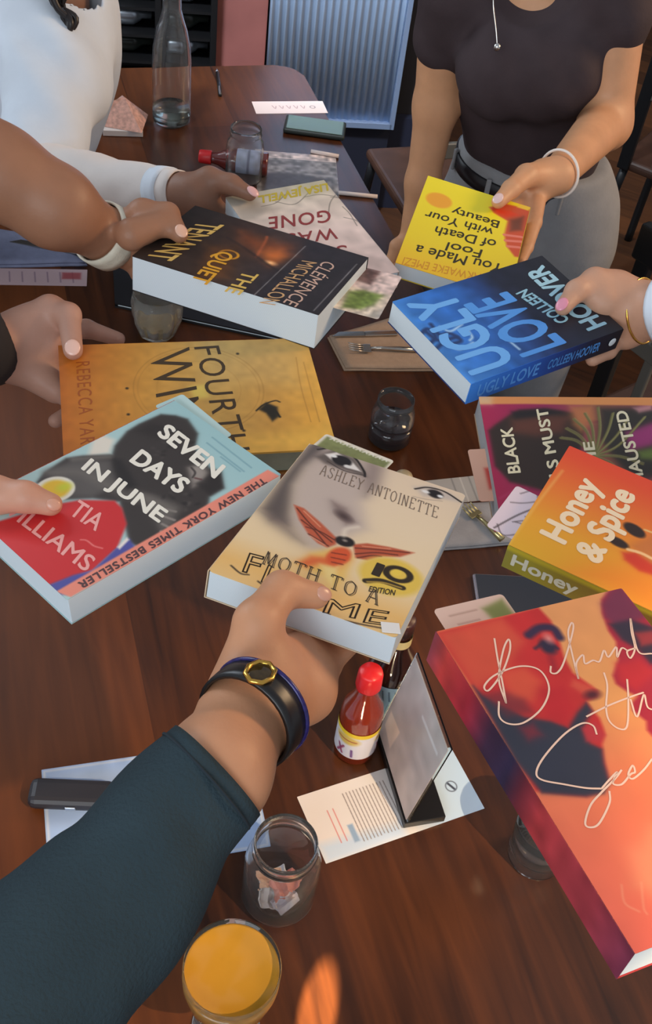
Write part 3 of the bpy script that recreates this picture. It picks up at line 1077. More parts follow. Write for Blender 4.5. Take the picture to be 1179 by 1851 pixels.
for i in range(16):
    A.ell((rng.uniform(96, 128), rng.uniform(70, 92)), 2.4, 1.6, (34, 30, 30) if i % 2 else (92, 84, 78), rng.uniform(0, 180), 1, 0.4)
for i in range(26):
    A.ell((rng.uniform(30, 62), rng.uniform(24, 60)), 2.2, 1.6, (40, 34, 32) if i % 2 else (78, 70, 66), rng.uniform(0, 180), 1, 0.5)
A.poly([(32.1,206.5), (37.5,188.2), (47.1,156.4), (55.6,139.2), (74.6,119.9), (85.6,120.9), (103.2,129.4), (120.4,151.4), (127.4,178.7), (119.3,211.7), (70.0,221.6), (48.7,221.0)], (206, 48, 50), 1.5)
A.poly([(118.3,211.0), (121.9,192.2), (127.4,178.7), (120.3,153.5), (117.9,138.1), (132.8,141.2), (137.3,205.1), (131.4,211.5)], (84, 84, 156), 1.5)
A.poly([(119.4,150.6), (115.6,138.6), (119.0,138.9), (122.8,150.8)], (236, 224, 216), 1)
A.poly([(128.0,4.0), (144.3,2.1), (139.4,206.5), (127.5,211.3)], (238, 142, 120), 0.8)
A.line([(93.9,166.1), (97.7,163.2), (106.4,162.6), (113.0,159.5)], 1.2, (236, 130, 124))
A.ell((31.0,146.6), 16, 16, (238, 232, 214), soft=0.8)
A.ell((31.0,146.6), 11.5, 11.5, (240, 196, 54), soft=2)
A.ell((33.8,139.9), 5, 6, (214, 214, 60), soft=3)
for i in range(3):
    A.line([(63.6,9.7), (116.9,12.4)] if i == 0 else ([(66.5,18.0), (116.4,20.0)] if i == 1 else [(88.8,21.6), (114.3,22.3)]), 1.6, (128, 166, 174), 0.8)
bs = Book('seven', 'teal paperback with two dark haired heads, a red dress and white capitals', A, (200, 90, 80), (170, 198, 198))
WH = (240, 232, 216)
bs.text('SEVEN', [(28.3,42.9), (107.8,44.8), (22.5,24.6)], WH, bold=0.04)
bs.text('DAYS', [(41.9,82.0), (103.5,78.3), (36.0,63.3)], WH, bold=0.04)
bs.text('IN JUNE', [(25.1,121.1), (121.4,115.4), (17.7,101.9)], WH, bold=0.035)
bs.text('TIA', [(62.5,156.0), (94.2,152.3), (54.6,139.4)], (244, 168, 160), bold=0.016)
bs.text('WILLIAMS', [(15.3,192.6), (125.9,184.2), (9.0,177.6)], (244, 168, 160), bold=0.016)
bs.text('THE NEW YORK TIMES BESTSELLER', [(132.8,13.8), (130.6,194.8), (140.6,15.4)], (92, 62, 62), bold=0.03, space=1.12)

# ---- cream paperback with a moth across a face
A = art_for('moth', (238, 214, 180))
A.grad((0, 0), (0, 210), [(0, (232, 208, 180)), (0.4, (238, 214, 180)), (0.75, (240, 212, 168)), (0.9, (238, 190, 116)), (1, (236, 196, 132))])
A.blob([(2.0,-5.8), (27.0,-11.8), (64.5,-1.4), (68.8,26.3), (68.5,63.7), (82.9,96.4), (71.0,118.7), (64.6,143.9), (54.6,146.9), (25.2,119.4), (11.7,73.7)], (196, 178, 168), 10, 0.95)
A.blob([(0.1,-2.1), (15.7,-13.2), (8.4,37.7), (10.4,70.5), (27.5,125.3), (14.4,126.5), (2.3,115.7), (0.1,65.0)], (88, 78, 76), 7, 0.95)
A.blob([(2.0,119.8), (25.2,119.4), (46.9,141.4), (37.2,140.6), (16.8,132.3)], (120, 104, 98), 9, 0.7)
A.blob([(49.4,-9.0), (67.4,1.1), (72.7,32.1), (66.9,52.6), (58.7,33.2)], (140, 122, 116), 9, 0.8)
A.blob([(46.2,74.6), (59.2,77.8), (71.9,92.4), (66.5,99.7), (53.3,89.5)], (122, 102, 98), 6, 0.85)
A.ell((61.3,89.9), 7, 4, (84, 66, 64), 30, 3)
A.blob([(11.6,17.6), (21.3,-3.1), (41.9,0.8), (58.4,22.7), (41.1,23.8), (22.2,23.7)], (76, 66, 62), 4, 0.8)
A.poly([(17.1,9.2), (24.6,0.2), (39.1,5.1), (52.7,17.9), (41.6,19.0), (28.3,17.1)], (236, 228, 222), 1.2)
A.ell((32.9,10.8), 9, 8, (34, 28, 28), 20, 1.2)
A.ell((24.6,7.5), 3, 2.4, (240, 238, 236))
A.ell((39.8,16.7), 3, 2.4, (230, 226, 222))
A.line([(9.3,5.4), (20.7,-5.0), (39.0,-1.7), (53.9,14.9), (57.6,23.3)], 2.2, (46, 38, 36))
A.line([(22.6,18.9), (39.4,24.9), (56.2,22.1)], 1.2, (70, 60, 58))
A.blob([(98.3,14.6), (110.0,4.5), (126.8,5.9), (139.0,14.3), (123.8,18.3), (109.1,24.1)], (200, 186, 176), 4, 0.9)
A.ell((116.8,14.7), 7, 6, (36, 30, 30), 20, 1.2)
A.ell((121.5,15.7), 2.6, 2.2, (240, 238, 236))
A.ell((108.9,15.9), 3.4, 2.2, (236, 232, 228))
A.line([(100.0,16.9), (108.9,8.2), (122.8,6.4), (139.4,14.1)], 2.0, (50, 42, 40))
A.line([(101.4,29.3), (112.0,27.1), (124.7,21.9)], 0.8, (150, 130, 120), 0.7)
# flame and moth
A.blob([(51.7,168.9), (55.6,149.7), (68.8,134.3), (84.9,137.8), (87.6,162.6), (84.7,180.4), (74.2,171.0), (59.6,170.5)], (242, 196, 96), 6, 0.9)
A.blob([(52.1,165.3), (57.1,153.8), (66.6,149.4), (72.8,135.2), (82.8,142.5), (78.9,158.3), (66.5,159.5), (58.6,167.9)], (228, 96, 52), 5, 0.9)
A.blob([(66.5,159.5), (76.5,156.6), (79.1,148.2), (82.3,178.7), (74.2,171.0)], (250, 224, 150), 4, 0.9)
A.poly([(22.0,96.8), (30.4,97.0), (48.1,108.0), (66.7,121.5), (68.2,129.4), (64.0,136.7), (56.0,135.5), (45.9,128.5), (33.0,114.3)], (196, 96, 66), 1.2)
A.poly([(79.7,122.0), (88.6,114.5), (104.2,109.8), (124.1,105.9), (115.8,117.4), (103.1,124.8), (95.2,135.3), (86.6,137.4)], (192, 90, 60), 1.2)
for q in ([(25.7,100.1), (43.0,115.2), (64.8,128.1)], [(34.5,113.3), (46.7,120.1), (60.6,132.5)], [(40.9,120.2), (52.4,120.0), (65.3,124.2)], [(45.7,127.9), (56.6,131.6), (64.2,134.5)], [(82.7,125.4), (100.6,116.7), (120.6,108.1)], [(85.0,132.6), (98.5,122.2), (113.5,116.1)], [(88.1,136.4), (96.5,127.7), (103.1,124.8)]):
    A.line(q, 1.3, (86, 40, 30), 0.85)
for q in ([(31.8,100.7), (50.3,114.1)], [(86.6,120.0), (106.5,111.5)], [(48.3,129.8), (61.5,134.8)]):
    A.line(q, 1.2, (240, 176, 140), 0.7)
A.ell((75.2,142.2), 8, 13, (222, 92, 50), 10, 1.5)
for q in ([(69.2,140.9), (79.4,137.9)], [(70.9,146.7), (80.7,144.6)], [(73.1,152.0), (80.8,150.5)]):
    A.line(q, 1.4, (120, 50, 34), 0.8)
A.ell((73.0,121.7), 7.5, 6.5, (38, 30, 28), 0, 1)
A.line([(70.0,115.8), (68.6,105.8), (75.5,97.5)], 3.0, (240, 226, 206), 0.7, 2)
A.ell((72.6,120.6), 2.0, 1.6, (150, 140, 130), 0, 1)
A.ell((116.7,144.5), 24, 23, (232, 196, 84), 0, 3)
A.ring((120.7,139.3), 9.0, 8.0, 4.6, (52, 40, 24))
A.ell((119.2,138.0), 3.5, 4, (240, 206, 80))
A.line([(102.1,160.0), (112.0,153.9), (128.0,153.6)], 5.5, (56, 44, 26))
A.line([(103.2,160.6), (114.1,155.1), (127.3,154.0)], 1.4, (196, 160, 70))
for p in ((82.8,221.9), (95.1,215.4), (88.2,220.1)):
    A.ell(p, 6, 2.5, (226, 110, 60), 15, 2, 0.8)
for q in ([(11.5,195.9), (20.8,200.6), (26.4,199.0)], [(66.5,212.9), (78.7,212.9), (91.6,210.3)], [(100.6,211.5), (115.0,208.6), (128.5,205.1)], [(35.0,202.5), (39.3,204.2), (43.4,204.1)]):
    A.line(q, 1.6, (74, 58, 44), 0.9)
bm_ = Book('moth', 'cream paperback with a printed moth over a face, held by the watch wearing hand', A, (236, 210, 176), (236, 210, 176), corner=4)
BR = (74, 58, 44)
serif_text('ASHLEY ANTOINETTE', [(23.9,42.6), (128.8,49.5), (21.5,26.4)], 0.75, (128, 108, 92), bm_.cover, bm_.w, bm_.h, name='author_lettering')
serif_text('MOTH TO A', [(29.2,181.5), (119.9,182.7), (26.7,165.4)], 0.75, BR, bm_.cover, bm_.w, bm_.h, name='title_lettering')
serif_text('MOTH TO A', [(30.5,182.0), (121.1,183.2), (28.0,165.9)], 0.45, BR, bm_.cover, bm_.w, bm_.h, name='title_lettering')
for ch, q in (('F', [(20.9,198.7), (32.3,197.2), (16.7,174.5)]), ('L', [(36.8,202.3), (47.8,203.2), (33.8,180.2)]), ('A', [(59.5,208.2), (76.9,208.0), (55.4,186.0)]), ('M', [(86.4,211.4), (108.9,205.4), (85.0,194.0)]), ('E', [(114.4,206.7), (129.2,201.8), (113.3,189.7)])):
    bm_.text(ch, q, BR, outline=0.02)
bm_.text('1', [(102.9,150.5), (109.5,150.6), (102.6,134.0)], (52, 40, 24), bold=0.015)
bm_.text('EDITION', [(107.5,171.3), (125.5,165.8), (106.6,164.3)], (66, 52, 34), bold=0.02)
q = (133.5,202.1)
sticker = box_obj('price_sticker', (q[0] / 1000 - 0.07, 0.105 - q[1] / 1000, 0.0004), (0.013, 0.011, 0.0006), mat('sticker_white', (236, 234, 230), 0.5), bm_.root, Matrix.Rotation(0.4, 3, 'Z'), 0.0002)

# ---- magenta jungle novel
A = art_for('black', (168, 44, 84))
A.grad((0, 0), (0, 210), [(0, (176, 42, 80)), (0.3, (158, 44, 86)), (0.55, (150, 90, 70)), (1, (160, 60, 90))])
for i in range(40):
    x, y = rng.uniform(0, 140), rng.uniform(0, 200)
    A.line([(x, y), (x + rng.uniform(-8, 8), y + rng.uniform(6, 16))], 2.0, (196, 70, 110) if i % 2 else (120, 30, 66), 0.5, 1.5, False)
A.blob([(97.5,3.5), (104.5,10.8), (117.4,27.2), (123.3,37.3), (125.4,65.2), (120.1,90.0), (97.9,95.9), (75.1,88.8), (46.3,69.1), (20.6,59.2), (29.1,38.1), (36.6,14.9), (55.0,3.7)], (58, 44, 38), 3)
A.blob([(110.3,28.0), (117.5,60.1), (115.3,85.4), (95.5,74.5), (90.8,48.4), (95.3,25.7)], (112, 62, 48), 7, 0.85)
A.blob([(120.9,29.6), (124.6,61.4), (120.0,78.9), (115.1,52.4), (112.7,32.0)], (40, 34, 36), 4, 0.9)
A.blob([(128.4,87.9), (128.5,110.1), (111.9,110.5), (95.6,92.7), (104.8,87.1)], (206, 128, 74), 6, 0.8)
A.blob([(126.2,117.1), (127.7,169.5), (119.6,209.0), (37.5,188.2), (41.9,149.7), (37.6,131.1), (68.4,116.2), (88.7,109.5)], (52, 48, 42), 6, 0.95)
A.blob([(95.7,136.6), (107.5,164.8), (102.9,186.2), (79.7,158.4), (72.9,135.3)], (176, 60, 120), 5, 0.9)
A.blob([(72.9,142.5), (79.8,171.4), (61.7,167.1), (63.9,144.1)], (120, 140, 60), 5, 0.8)
A.blob([(126.4,150.7), (131.3,170.3), (124.1,168.7), (120.4,155.0)], (220, 150, 150), 3, 0.8)
for (x0, y0) in ((860, 430), (880, 420)):
    pass
for q in ([(66.1,99.6), (88.7,91.4), (100.1,79.0)], [(66.1,99.6), (84.1,86.9), (88.6,71.4)], [(66.1,99.6), (95.6,98.2), (111.8,88.5)], [(66.1,99.6), (100.2,104.5), (118.9,100.9)], [(66.1,99.6), (97.9,111.4), (126.2,115.2)],
          [(66.1,99.6), (95.7,118.3), (119.1,128.6)], [(66.1,99.6), (88.8,124.1), (112.1,142.0)], [(66.1,99.6), (79.7,125.8), (114.5,159.2)], [(66.1,99.6), (66.2,123.0), (57.3,144.4)], [(66.1,99.6), (57.3,113.9), (41.9,119.6)]):
    A.line(q, 2.6, (122, 112, 66), 0.85)
    A.line([(a + 1.5, b + 1.5) for a, b in q], 1.0, (158, 148, 92), 0.8)
A.grad_save = None
A.poly([(144.5,-0.9), (145.4,273.0), (129.0,268.4), (130.3,91.9), (130.9,44.0), (130.2,-1.0)], (226, 144, 84), 1.0)
A.blob([(144.5,-1.8), (143.4,14.6), (130.2,10.9), (130.2,-1.9)], (226, 190, 150), 5, 0.8)
bb = Book('black', 'magenta paperback with dark heads among leaves and an orange edge band', A, (190, 60, 90), (180, 150, 120),
          page_m=mat('grey_pages', (158, 156, 156), 0.8, noise=0.06))
CR = (240, 222, 184)
bb.text('BLACK', [(47.2,27.0), (101.8,27.4), (45.9,14.6)], CR, bold=0.026)
bb.text('GIRLS MUST', [(8.0,63.3), (126.3,65.3), (5.6,51.7)], CR, bold=0.026)
bb.text('DIE', [(50.7,101.0), (84.6,102.9), (49.8,90.0)], CR, bold=0.026)
bb.text('EXHAUSTED', [(9.8,141.8), (123.5,143.5), (7.8,129.4)], CR, bold=0.026)

# ---- orange to yellow romance
A = art_for('honey')
A.grad((1.8,22.2), (143.9,23.9), [(0, (232, 172, 44)), (0.25, (236, 162, 46)), (0.55, (234, 122, 48)), (0.85, (228, 80, 46)), (1, (226, 70, 46))])
A.blob([(-0.9,44.5), (-0.5,74.1), (-5.8,119.3), (46.0,132.9), (39.5,90.5), (22.8,66.0)], (236, 132, 44), 20, 0.8)
A.line([(1.5,0.0), (49.4,1.9), (102.4,5.8)], 1.6, (246, 196, 110), 0.6, 1.5)
A.blob([(54.9,79.4), (74.9,91.2), (79.9,115.8), (37.7,120.7), (43.7,96.6)], (196, 112, 62), 6, 0.8)
A.ell((72.2,77.6), 9.5, 6.0, (54, 38, 34), 105, 0.9)
A.ell((52.1,70.6), 9.0, 4.6, (54, 38, 34), 95, 0.9)
A.blob([(43.9,76.9), (49.9,85.6), (45.2,102.1), (35.7,108.0), (32.9,94.1), (37.3,80.7)], (208, 62, 42), 3, 1)
A.line([(49.3,79.7), (51.5,89.6), (50.7,101.9)], 3.0, (246, 196, 140), 0.9)
A.line([(77.4,84.4), (78.0,90.4)], 2.0, (240, 190, 120), 0.9)
sa = Art(203, 24, 1.2)
sa.grad((0, 0), (203, 0), [(0, (150, 140, 60)), (0.1, (168, 152, 50)), (0.35, (150, 122, 52)), (0.7, (140, 104, 46)), (1, (160, 110, 50))])
sa.line([(0, 2), (203, 2)], 5, (204, 180, 50), 0.9, 1.5)
bh = Book('honey', 'orange and yellow paperback with chunky cream lettering tucked under the red one', A, (160, 140, 56), (220, 130, 50), spine_art=sa)
CM = (250, 222, 184)
bh.text('Honey', [(24.4,43.8), (104.9,46.3), (25.4,14.8)], CM, bold=0.04)
bh.text('& Spice', [(19.7,73.4), (109.8,73.9), (22.1,43.8)], CM, bold=0.04)
bh.spine_text('Honey', 6, 60, 6, 22, (226, 220, 196), bold=0.03)

# ---- red and orange portrait novel, nearest the camera
A = art_for('behind', (236, 124, 82), 0.6)
A.grad((96.3,-3.2), (9.4,216.0), [(0, (238, 158, 98)), (0.35, (238, 158, 92)), (0.55, (238, 128, 84)), (0.75, (240, 116, 84)), (1, (232, 104, 84))])
A.blob([(30.7,166.4), (50.3,159.0), (62.1,183.4), (34.8,200.3), (21.8,183.2)], (238, 152, 108), 8.8, 0.7)
A.poly([(-0.3,-2.7), (1.1,0.5), (50.7,0.1), (74.6,-0.5), (76.6,12.0), (72.7,28.9), (68.6,40.5), (67.3,52.7), (74.8,68.8), (71.2,72.5), (63.8,74.1), (63.4,80.7), (64.2,86.7), (62.4,93.5), (60.7,97.9), (55.4,102.6), (50.3,112.0), (44.9,125.5), (38.1,130.0), (26.4,130.0), (15.0,125.0), (0.5,118.2), (0.5,96.6), (1.1,48.9)], (206, 46, 46), 1.5)
A.blob([(0.6,1.6), (46.9,1.0), (50.4,22.6), (28.7,38.0), (1.9,47.4)], (220, 86, 60), 5.0, 0.9)
A.blob([(21.6,39.5), (40.3,39.6), (44.7,53.1), (31.6,64.6), (19.4,59.3)], (226, 92, 60), 5.0, 0.8)
A.blob([(64.5,57.1), (72.4,64.6), (73.6,70.2), (64.6,69.2), (60.3,61.1)], (222, 92, 66), 2.8, 0.8)
A.blob([(41.2,58.9), (56.3,59.9), (52.5,75.8), (40.2,85.2), (33.4,76.7)], (196, 36, 44), 3.9, 0.8)
A.blob([(2.2,44.2), (4.2,51.5), (11.8,62.0), (20.5,72.8), (34.2,80.2), (42.0,87.4), (53.3,79.3), (62.7,74.6), (63.0,80.9), (55.0,86.4), (50.1,91.4), (48.7,100.6), (53.2,105.9), (48.8,114.6), (44.7,126.2), (37.3,131.3), (26.4,130.0), (3.4,120.6), (-0.3,97.9)], (52, 54, 68), 2.2)
A.blob([(4.2,51.5), (17.5,52.0), (27.2,61.6), (27.3,71.6), (10.3,69.8)], (108, 44, 52), 4.4, 0.7)
A.blob([(49.7,89.7), (60.2,88.0), (60.6,97.8), (55.3,101.3), (46.9,98.7)], (196, 54, 62), 2.2, 0.9)
A.blob([(13.9,78.9), (23.1,78.5), (24.1,86.8), (14.5,87.8)], (150, 40, 52), 3.9, 0.7)
A.line([(56.1,18.6), (66.2,15.4), (74.4,18.1), (74.7,25.7)], 6, (62, 42, 70), 0.95, 1.5)
A.line([(54.5,29.3), (64.3,26.5), (68.3,33.2)], 2.4, (60, 40, 60), 0.8, 1)
A.ell((63.3,30.3), 5, 6, (52, 40, 62), 0, 2)
A.ell((67.2,24.5), 3, 4, (226, 140, 130), 0, 2, 0.8)
A.line([(60.3,38.2), (57.4,48.0)], 4, (150, 30, 46), 0.6, 2)
A.ell((69.7,70.7), 5, 3, (92, 36, 46), 0, 2)
A.poly([(120.3,5.3), (129.2,0.0), (140.1,-1.6), (141.1,38.6), (136.4,86.8), (107.2,124.8), (88.8,112.8), (87.3,102.6), (90.8,97.1), (87.4,88.2), (90.3,82.7), (96.5,79.5), (92.4,74.8), (89.0,67.8), (90.8,61.6), (101.7,51.8), (108.7,39.0), (109.1,29.7), (113.8,15.5)], (180, 40, 58), 1.5)
A.blob([(117.8,8.6), (130.2,-0.1), (140.1,-1.6), (142.3,27.2), (117.1,28.1), (113.5,19.3)], (122, 50, 76), 3.3, 0.95)
A.blob([(113.1,25.0), (129.3,25.6), (142.3,37.0), (137.8,62.1), (120.0,60.7), (119.4,49.5), (113.4,38.5)], (50, 46, 62), 2.8, 0.95)
A.blob([(125.4,36.1), (137.9,37.7), (139.7,47.7), (123.0,46.8)], (196, 60, 60), 2.8, 0.8)
A.blob([(98.2,54.4), (115.0,55.6), (118.5,67.4), (99.0,75.9), (92.1,66.9)], (206, 46, 50), 3.9, 0.8)
A.line([(15.0,180.9), (10.9,189.8), (15.4,196.2)], 1.2, (240, 156, 120), 0.5)
A.line([(25.9,183.3), (19.0,195.0), (18.6,198.5)], 1.2, (240, 156, 120), 0.5)
A.speckle(0.06, 10, 4)
sa = Art(214, 27, 1.2)
sa.grad((0, 0), (214, 0), [(0, (140, 60, 76)), (0.08, (200, 60, 60)), (0.22, (170, 40, 56)), (0.34, (60, 38, 60)), (0.45, (48, 40, 66)), (0.52, (120, 44, 56)), (0.60, (172, 56, 60)), (0.85, (160, 56, 66)), (1, (120, 50, 72))])
sa.speckle(0.3, 9, 2)
bd = Book('behind', 'large red and orange paperback with two facing profiles and thin handwriting', A, (160, 50, 60), (190, 60, 60), spine_art=sa)
SC = [[(33.2,15.0), (26.8,30.4), (20.9,46.2), (14.9,61.3)], [(14.9,61.3), (19.8,44.1), (33.7,25.2), (41.7,18.3), (37.8,26.4), (24.3,40.2), (9.7,49.7), (8.7,46.1), (19.5,40.6), (37.4,39.1), (47.9,45.3), (46.3,58.7), (34.2,70.3), (18.4,76.3), (9.0,74.5), (6.2,68.5), (11.5,58.6)],
      [(56.5,44.3), (53.8,48.8), (57.8,49.9), (66.6,43.6), (86.2,23.3), (89.1,17.4), (82.1,24.0), (75.4,38.8), (67.8,58.1)], [(67.8,58.1), (73.2,47.3), (81.3,42.4), (78.7,48.8), (85.1,48.0), (88.8,49.9), (96.7,43.1), (96.4,48.5), (106.1,42.9), (102.0,50.1), (109.1,44.7), (111.6,47.3)],
      [(117.6,47.1), (111.0,48.0), (109.9,53.2), (117.6,47.1), (123.2,35.5), (129.8,24.8), (122.4,39.1), (118.3,51.0), (126.0,54.1)], [(86.5,58.2), (82.6,67.6), (72.3,81.6), (68.7,90.5), (71.4,97.0), (77.3,96.4), (89.6,80.0), (97.9,66.8)],
      [(56.8,83.6), (74.6,80.6), (91.9,79.0), (102.1,78.5)], [(90.9,80.4), (87.1,92.7), (101.1,80.0), (97.8,89.2), (104.9,93.0)], [(55.8,96.4), (57.1,90.3), (51.5,87.0), (36.8,90.6), (17.3,100.3), (7.5,107.9), (7.9,113.2), (18.5,119.5), (29.4,125.4), (37.7,128.4)],
      [(37.7,128.4), (44.3,125.3), (52.7,121.9), (46.0,127.3), (50.5,129.5), (59.4,125.5), (62.8,125.0), (64.1,120.9), (58.1,125.1), (58.9,128.4), (68.7,125.3), (78.1,120.5)], [(41.2,131.0), (36.7,137.6), (24.2,146.4), (18.0,147.2), (16.5,144.0), (25.6,135.5), (36.5,130.3), (48.9,125.2), (56.1,121.4)],
      [(78.1,120.5), (79.4,125.6), (88.9,119.2), (86.8,126.3), (96.7,121.5)]]
stroke_letters(SC, 1.15, (250, 206, 180), bd.cover, bd.w, bd.h, name='handwritten_title')


# ------------------------------------------------------------------ bookmarks tucked into the pages
def bookmark(label, key, quad, art_fn, depth, group=None):
    """card lying between the pages; quad gives three points of its visible outline: corner, along, across (world)"""
    w, h, th, X, Y, N, loc = BK[key]
    p, a, b = [Vector(v) for v in quad]
    n = Vector(N)
    ex = (a - p)
    W_ = ex.length
    ex.normalize()
    ey = n.cross(ex)
    H_ = (b - p).dot(ey)
    if H_ < 0:
        ey, H_ = -ey, -H_
    A_ = Art(W_ * 1000, H_ * 1000, 0.9)
    art_fn(A_)
    M4 = Matrix((ex, -ey, n if ex.cross(-ey).dot(n) > 0 else -n)).transposed().to_4x4()
    c = p + ex * W_ / 2 + ey * H_ / 2
    o = card('bookmark', A_, None, Matrix.Translation(c) @ M4, 0.0004, 3.0)
    return tag(o, label, 'bookmark', group)


# ================================================================== people
def skin(name, rgb):
    return mat('skin_' + name, rgb, 0.5, noise=0.07, nscale=28, bump=0.10, bscale=320, sss=0.06, spec=0.35)


def person(label, org):
    return thing('person', label, 'person', org)


def body(root, prims, m, h=0.002, relax=2):
    D, lo, hh = field(prims, h)
    return sdf_obj('body', D, lo, hh, m, root, tuple(root.location), relax)


def nail(root, tip, prev, n, r, m, ln=0.0075, wd=0.0058, back=0.0):
    tip, prev, n = Vector(tip), Vector(prev), Vector(n)
    d = (tip - prev).normalized()
    n = (n - d * n.dot(d)).normalized()
    s = d.cross(n)
    c = tip + n * (r * 0.80) + d * (r * 0.35 - back)
    n2 = (n + d * 0.30).normalized()
    d2 = (d - n2 * d.dot(n2)).normalized()
    return ellipsoid('nail', c, (d2, s, n2), (ln, wd, 0.0022), m, root, tuple(root.location), 16, 8)


def band(name, root, c, d, r, wdt, m, thick=0.003, seg=36, flat=1.0, up=(0, 0, 1)):
    c, d = Vector(c), Vector(d).normalized()
    pts = [c - d * wdt / 2, c - d * wdt / 6, c + d * wdt / 6, c + d * wdt / 2]
    o = tube(name, pts, [r * 0.985, r, r, r * 0.985], m, root, seg, cap=False, flat=flat, org=tuple(root.location), up=up)
    md = o.modifiers.new('thickness', 'SOLIDIFY')
    md.thickness = thick
    md.offset = 1
    return o


def circle(c, d, r, n=48, up=(0, 0, 1)):
    c, d = Vector(c), Vector(d).normalized()
    u = Vector(up)
    u = (u - d * u.dot(d)).normalized()
    v = d.cross(u)
    return [c + u * r * math.cos(2 * math.pi * i / n) + v * r * math.sin(2 * math.pi * i / n) for i in range(n)]


# ---- the photographer's arm: teal sleeve, watch, hand round the moth book
sk = skin('amber', (208, 148, 110))
P1 = person('person reaching in with a dark teal sleeve and black watch, holding the cream paperback', (-0.0402, 0.3420, 1.3689))
t0, t1, t2 = (-0.0333, 0.4476, 1.3775), (-0.0215, 0.4804, 1.3752), (0.0020, 0.4848, 1.3690)
W1 = (-0.0297, 0.3948, 1.3513)
A1, A2_, A3 = (-0.0421, 0.3399, 1.3669), (-0.0780, 0.2744, 1.3451), (-0.1461, 0.1896, 1.3183)
prims = [cone(W1, A1, 0.0275, 0.030, 0.02), cone(A1, A2_, 0.030, 0.038, 0.02), cone(A2_, A3, 0.038, 0.042, 0.02),
         cone((-0.0331, 0.4221, 1.3535), t0, 0.0205, 0.0160, 0.014), cone(t0, t1, 0.0150, 0.0126, 0.006), cone(t1, t2, 0.0122, 0.0092, 0.006),
         cone(W1, (-0.0239, 0.4336, 1.3443), 0.0265, 0.0225, 0.02), cone((-0.0232, 0.4283, 1.3455), (-0.0015, 0.4749, 1.3196), 0.0215, 0.0150, 0.016),
         cone((-0.0164, 0.4029, 1.3427), (0.0043, 0.4374, 1.3237), 0.0225, 0.0190, 0.016), cone((0.0043, 0.4374, 1.3237), (0.0150, 0.4672, 1.3145), 0.0185, 0.0125, 0.014)]
for pts, rr in ((((-0.0061, 0.4897, 1.3154), (0.0101, 0.5409, 1.3083), (0.0274, 0.5864, 1.2992)), (0.0115, 0.0095, 0.0075)),
                (((0.0034, 0.4850, 1.3140), (0.0233, 0.5345, 1.3091), (0.0456, 0.5772, 1.3005)), (0.0115, 0.0095, 0.0075)),
                (((0.0114, 0.4779, 1.3142), (0.0357, 0.5248, 1.3108), (0.0572, 0.5621, 1.3034)), (0.0105, 0.0090, 0.0072)),
                (((0.0164, 0.4693, 1.3139), (0.0389, 0.5024, 1.3167), (0.0554, 0.5253, 1.3129)), (0.0095, 0.0080, 0.0066))):
    prims += chain(pts, rr, 0.004)
body(P1, prims, sk, 0.002)
nm = mat('nail_natural', (216, 158, 132), 0.3)
nail(P1, t2, t1, (0.15, -0.35, 0.9), 0.0088, nm, 0.0066, 0.0052)
teal = mat('teal_cloth', (50, 64, 70), 0.85, noise=0.14, nscale=14, bump=0.5, bscale=420, spec=0.2)
sp_ = spline([(-0.0409, 0.3398, 1.3710), (-0.0616, 0.3122, 1.3609), (-0.0775, 0.2727, 1.3504), (-0.1074, 0.2334, 1.3400), (-0.1423, 0.1847, 1.3345), (-0.1682, 0.1530, 1.3316)], 8)
rr = np.interp(np.linspace(0, 1, len(sp_)), [0, 0.04, 0.2, 0.4, 0.6, 1], [0.0355, 0.0362, 0.040, 0.046, 0.0525, 0.060])
tube('sleeve', sp_, list(rr), teal, P1, 44, cap=False, fold=0.035, thick=0.002, org=tuple(P1.location))
tube('cuff_seam', circle(sp_[2], Vector(sp_[3]) - Vector(sp_[1]), 0.0372), 0.0009, mat('teal_seam', (30, 42, 50), 0.9), P1, 8, closed=True, org=tuple(P1.location))
wc = Vector((-0.0268, 0.3851, 1.3648))
wdir = Vector((-0.0089, 0.4355, 1.3391)) - Vector((-0.0467, 0.3612, 1.3597))
wt = band('watch_strap', P1, wc, wdir, 0.0315, 0.0175, mat('watch_black', (24, 22, 22), 0.35, noise=0.2, nscale=90), 0.0028)
wt['label'] = 'glossy black strap'
tube('beaded_bracelet', circle(wc + wdir.normalized() * 0.0108, wdir, 0.0335), 0.0018, mat('violet_bead', (42, 34, 96), 0.25, noise=0.4, nscale=260), P1, 8, closed=True, org=tuple(P1.location))
toc = (Vector((0, 0, 1.95)) - wc).normalized()
wn = wdir.normalized()
bu_ = (toc - wn * toc.dot(wn)).normalized()
bv = wn.cross(bu_)
bu2 = (bu_ * 0.90 + bv * 0.43).normalized()
if (bv.dot(Vector((1, 0, 0)))) > 0:
    bu2 = (bu_ * 0.90 - bv * 0.43).normalized()
bv2 = wn.cross(bu2)
bc = wc + bu2 * 0.0355
hexa = [bc + (wn * math.cos(a) * 0.0105 + bv2 * math.sin(a) * (0.0085 if k_ != 4 else 0.013)) for k_, a in enumerate([math.pi * k / 4 for k in range(8)])]
tube('gold_case', hexa, 0.0017, mat('gold', (226, 176, 84), 0.22, 1.0), P1, 10, closed=True, org=tuple(P1.location))
ellipsoid('watch_face', bc, (wn, bv2, bu2), (0.0088, 0.0072, 0.0012), mat('watch_glass', (60, 46, 20), 0.08, noise=0.3, nscale=200), P1, tuple(P1.location))

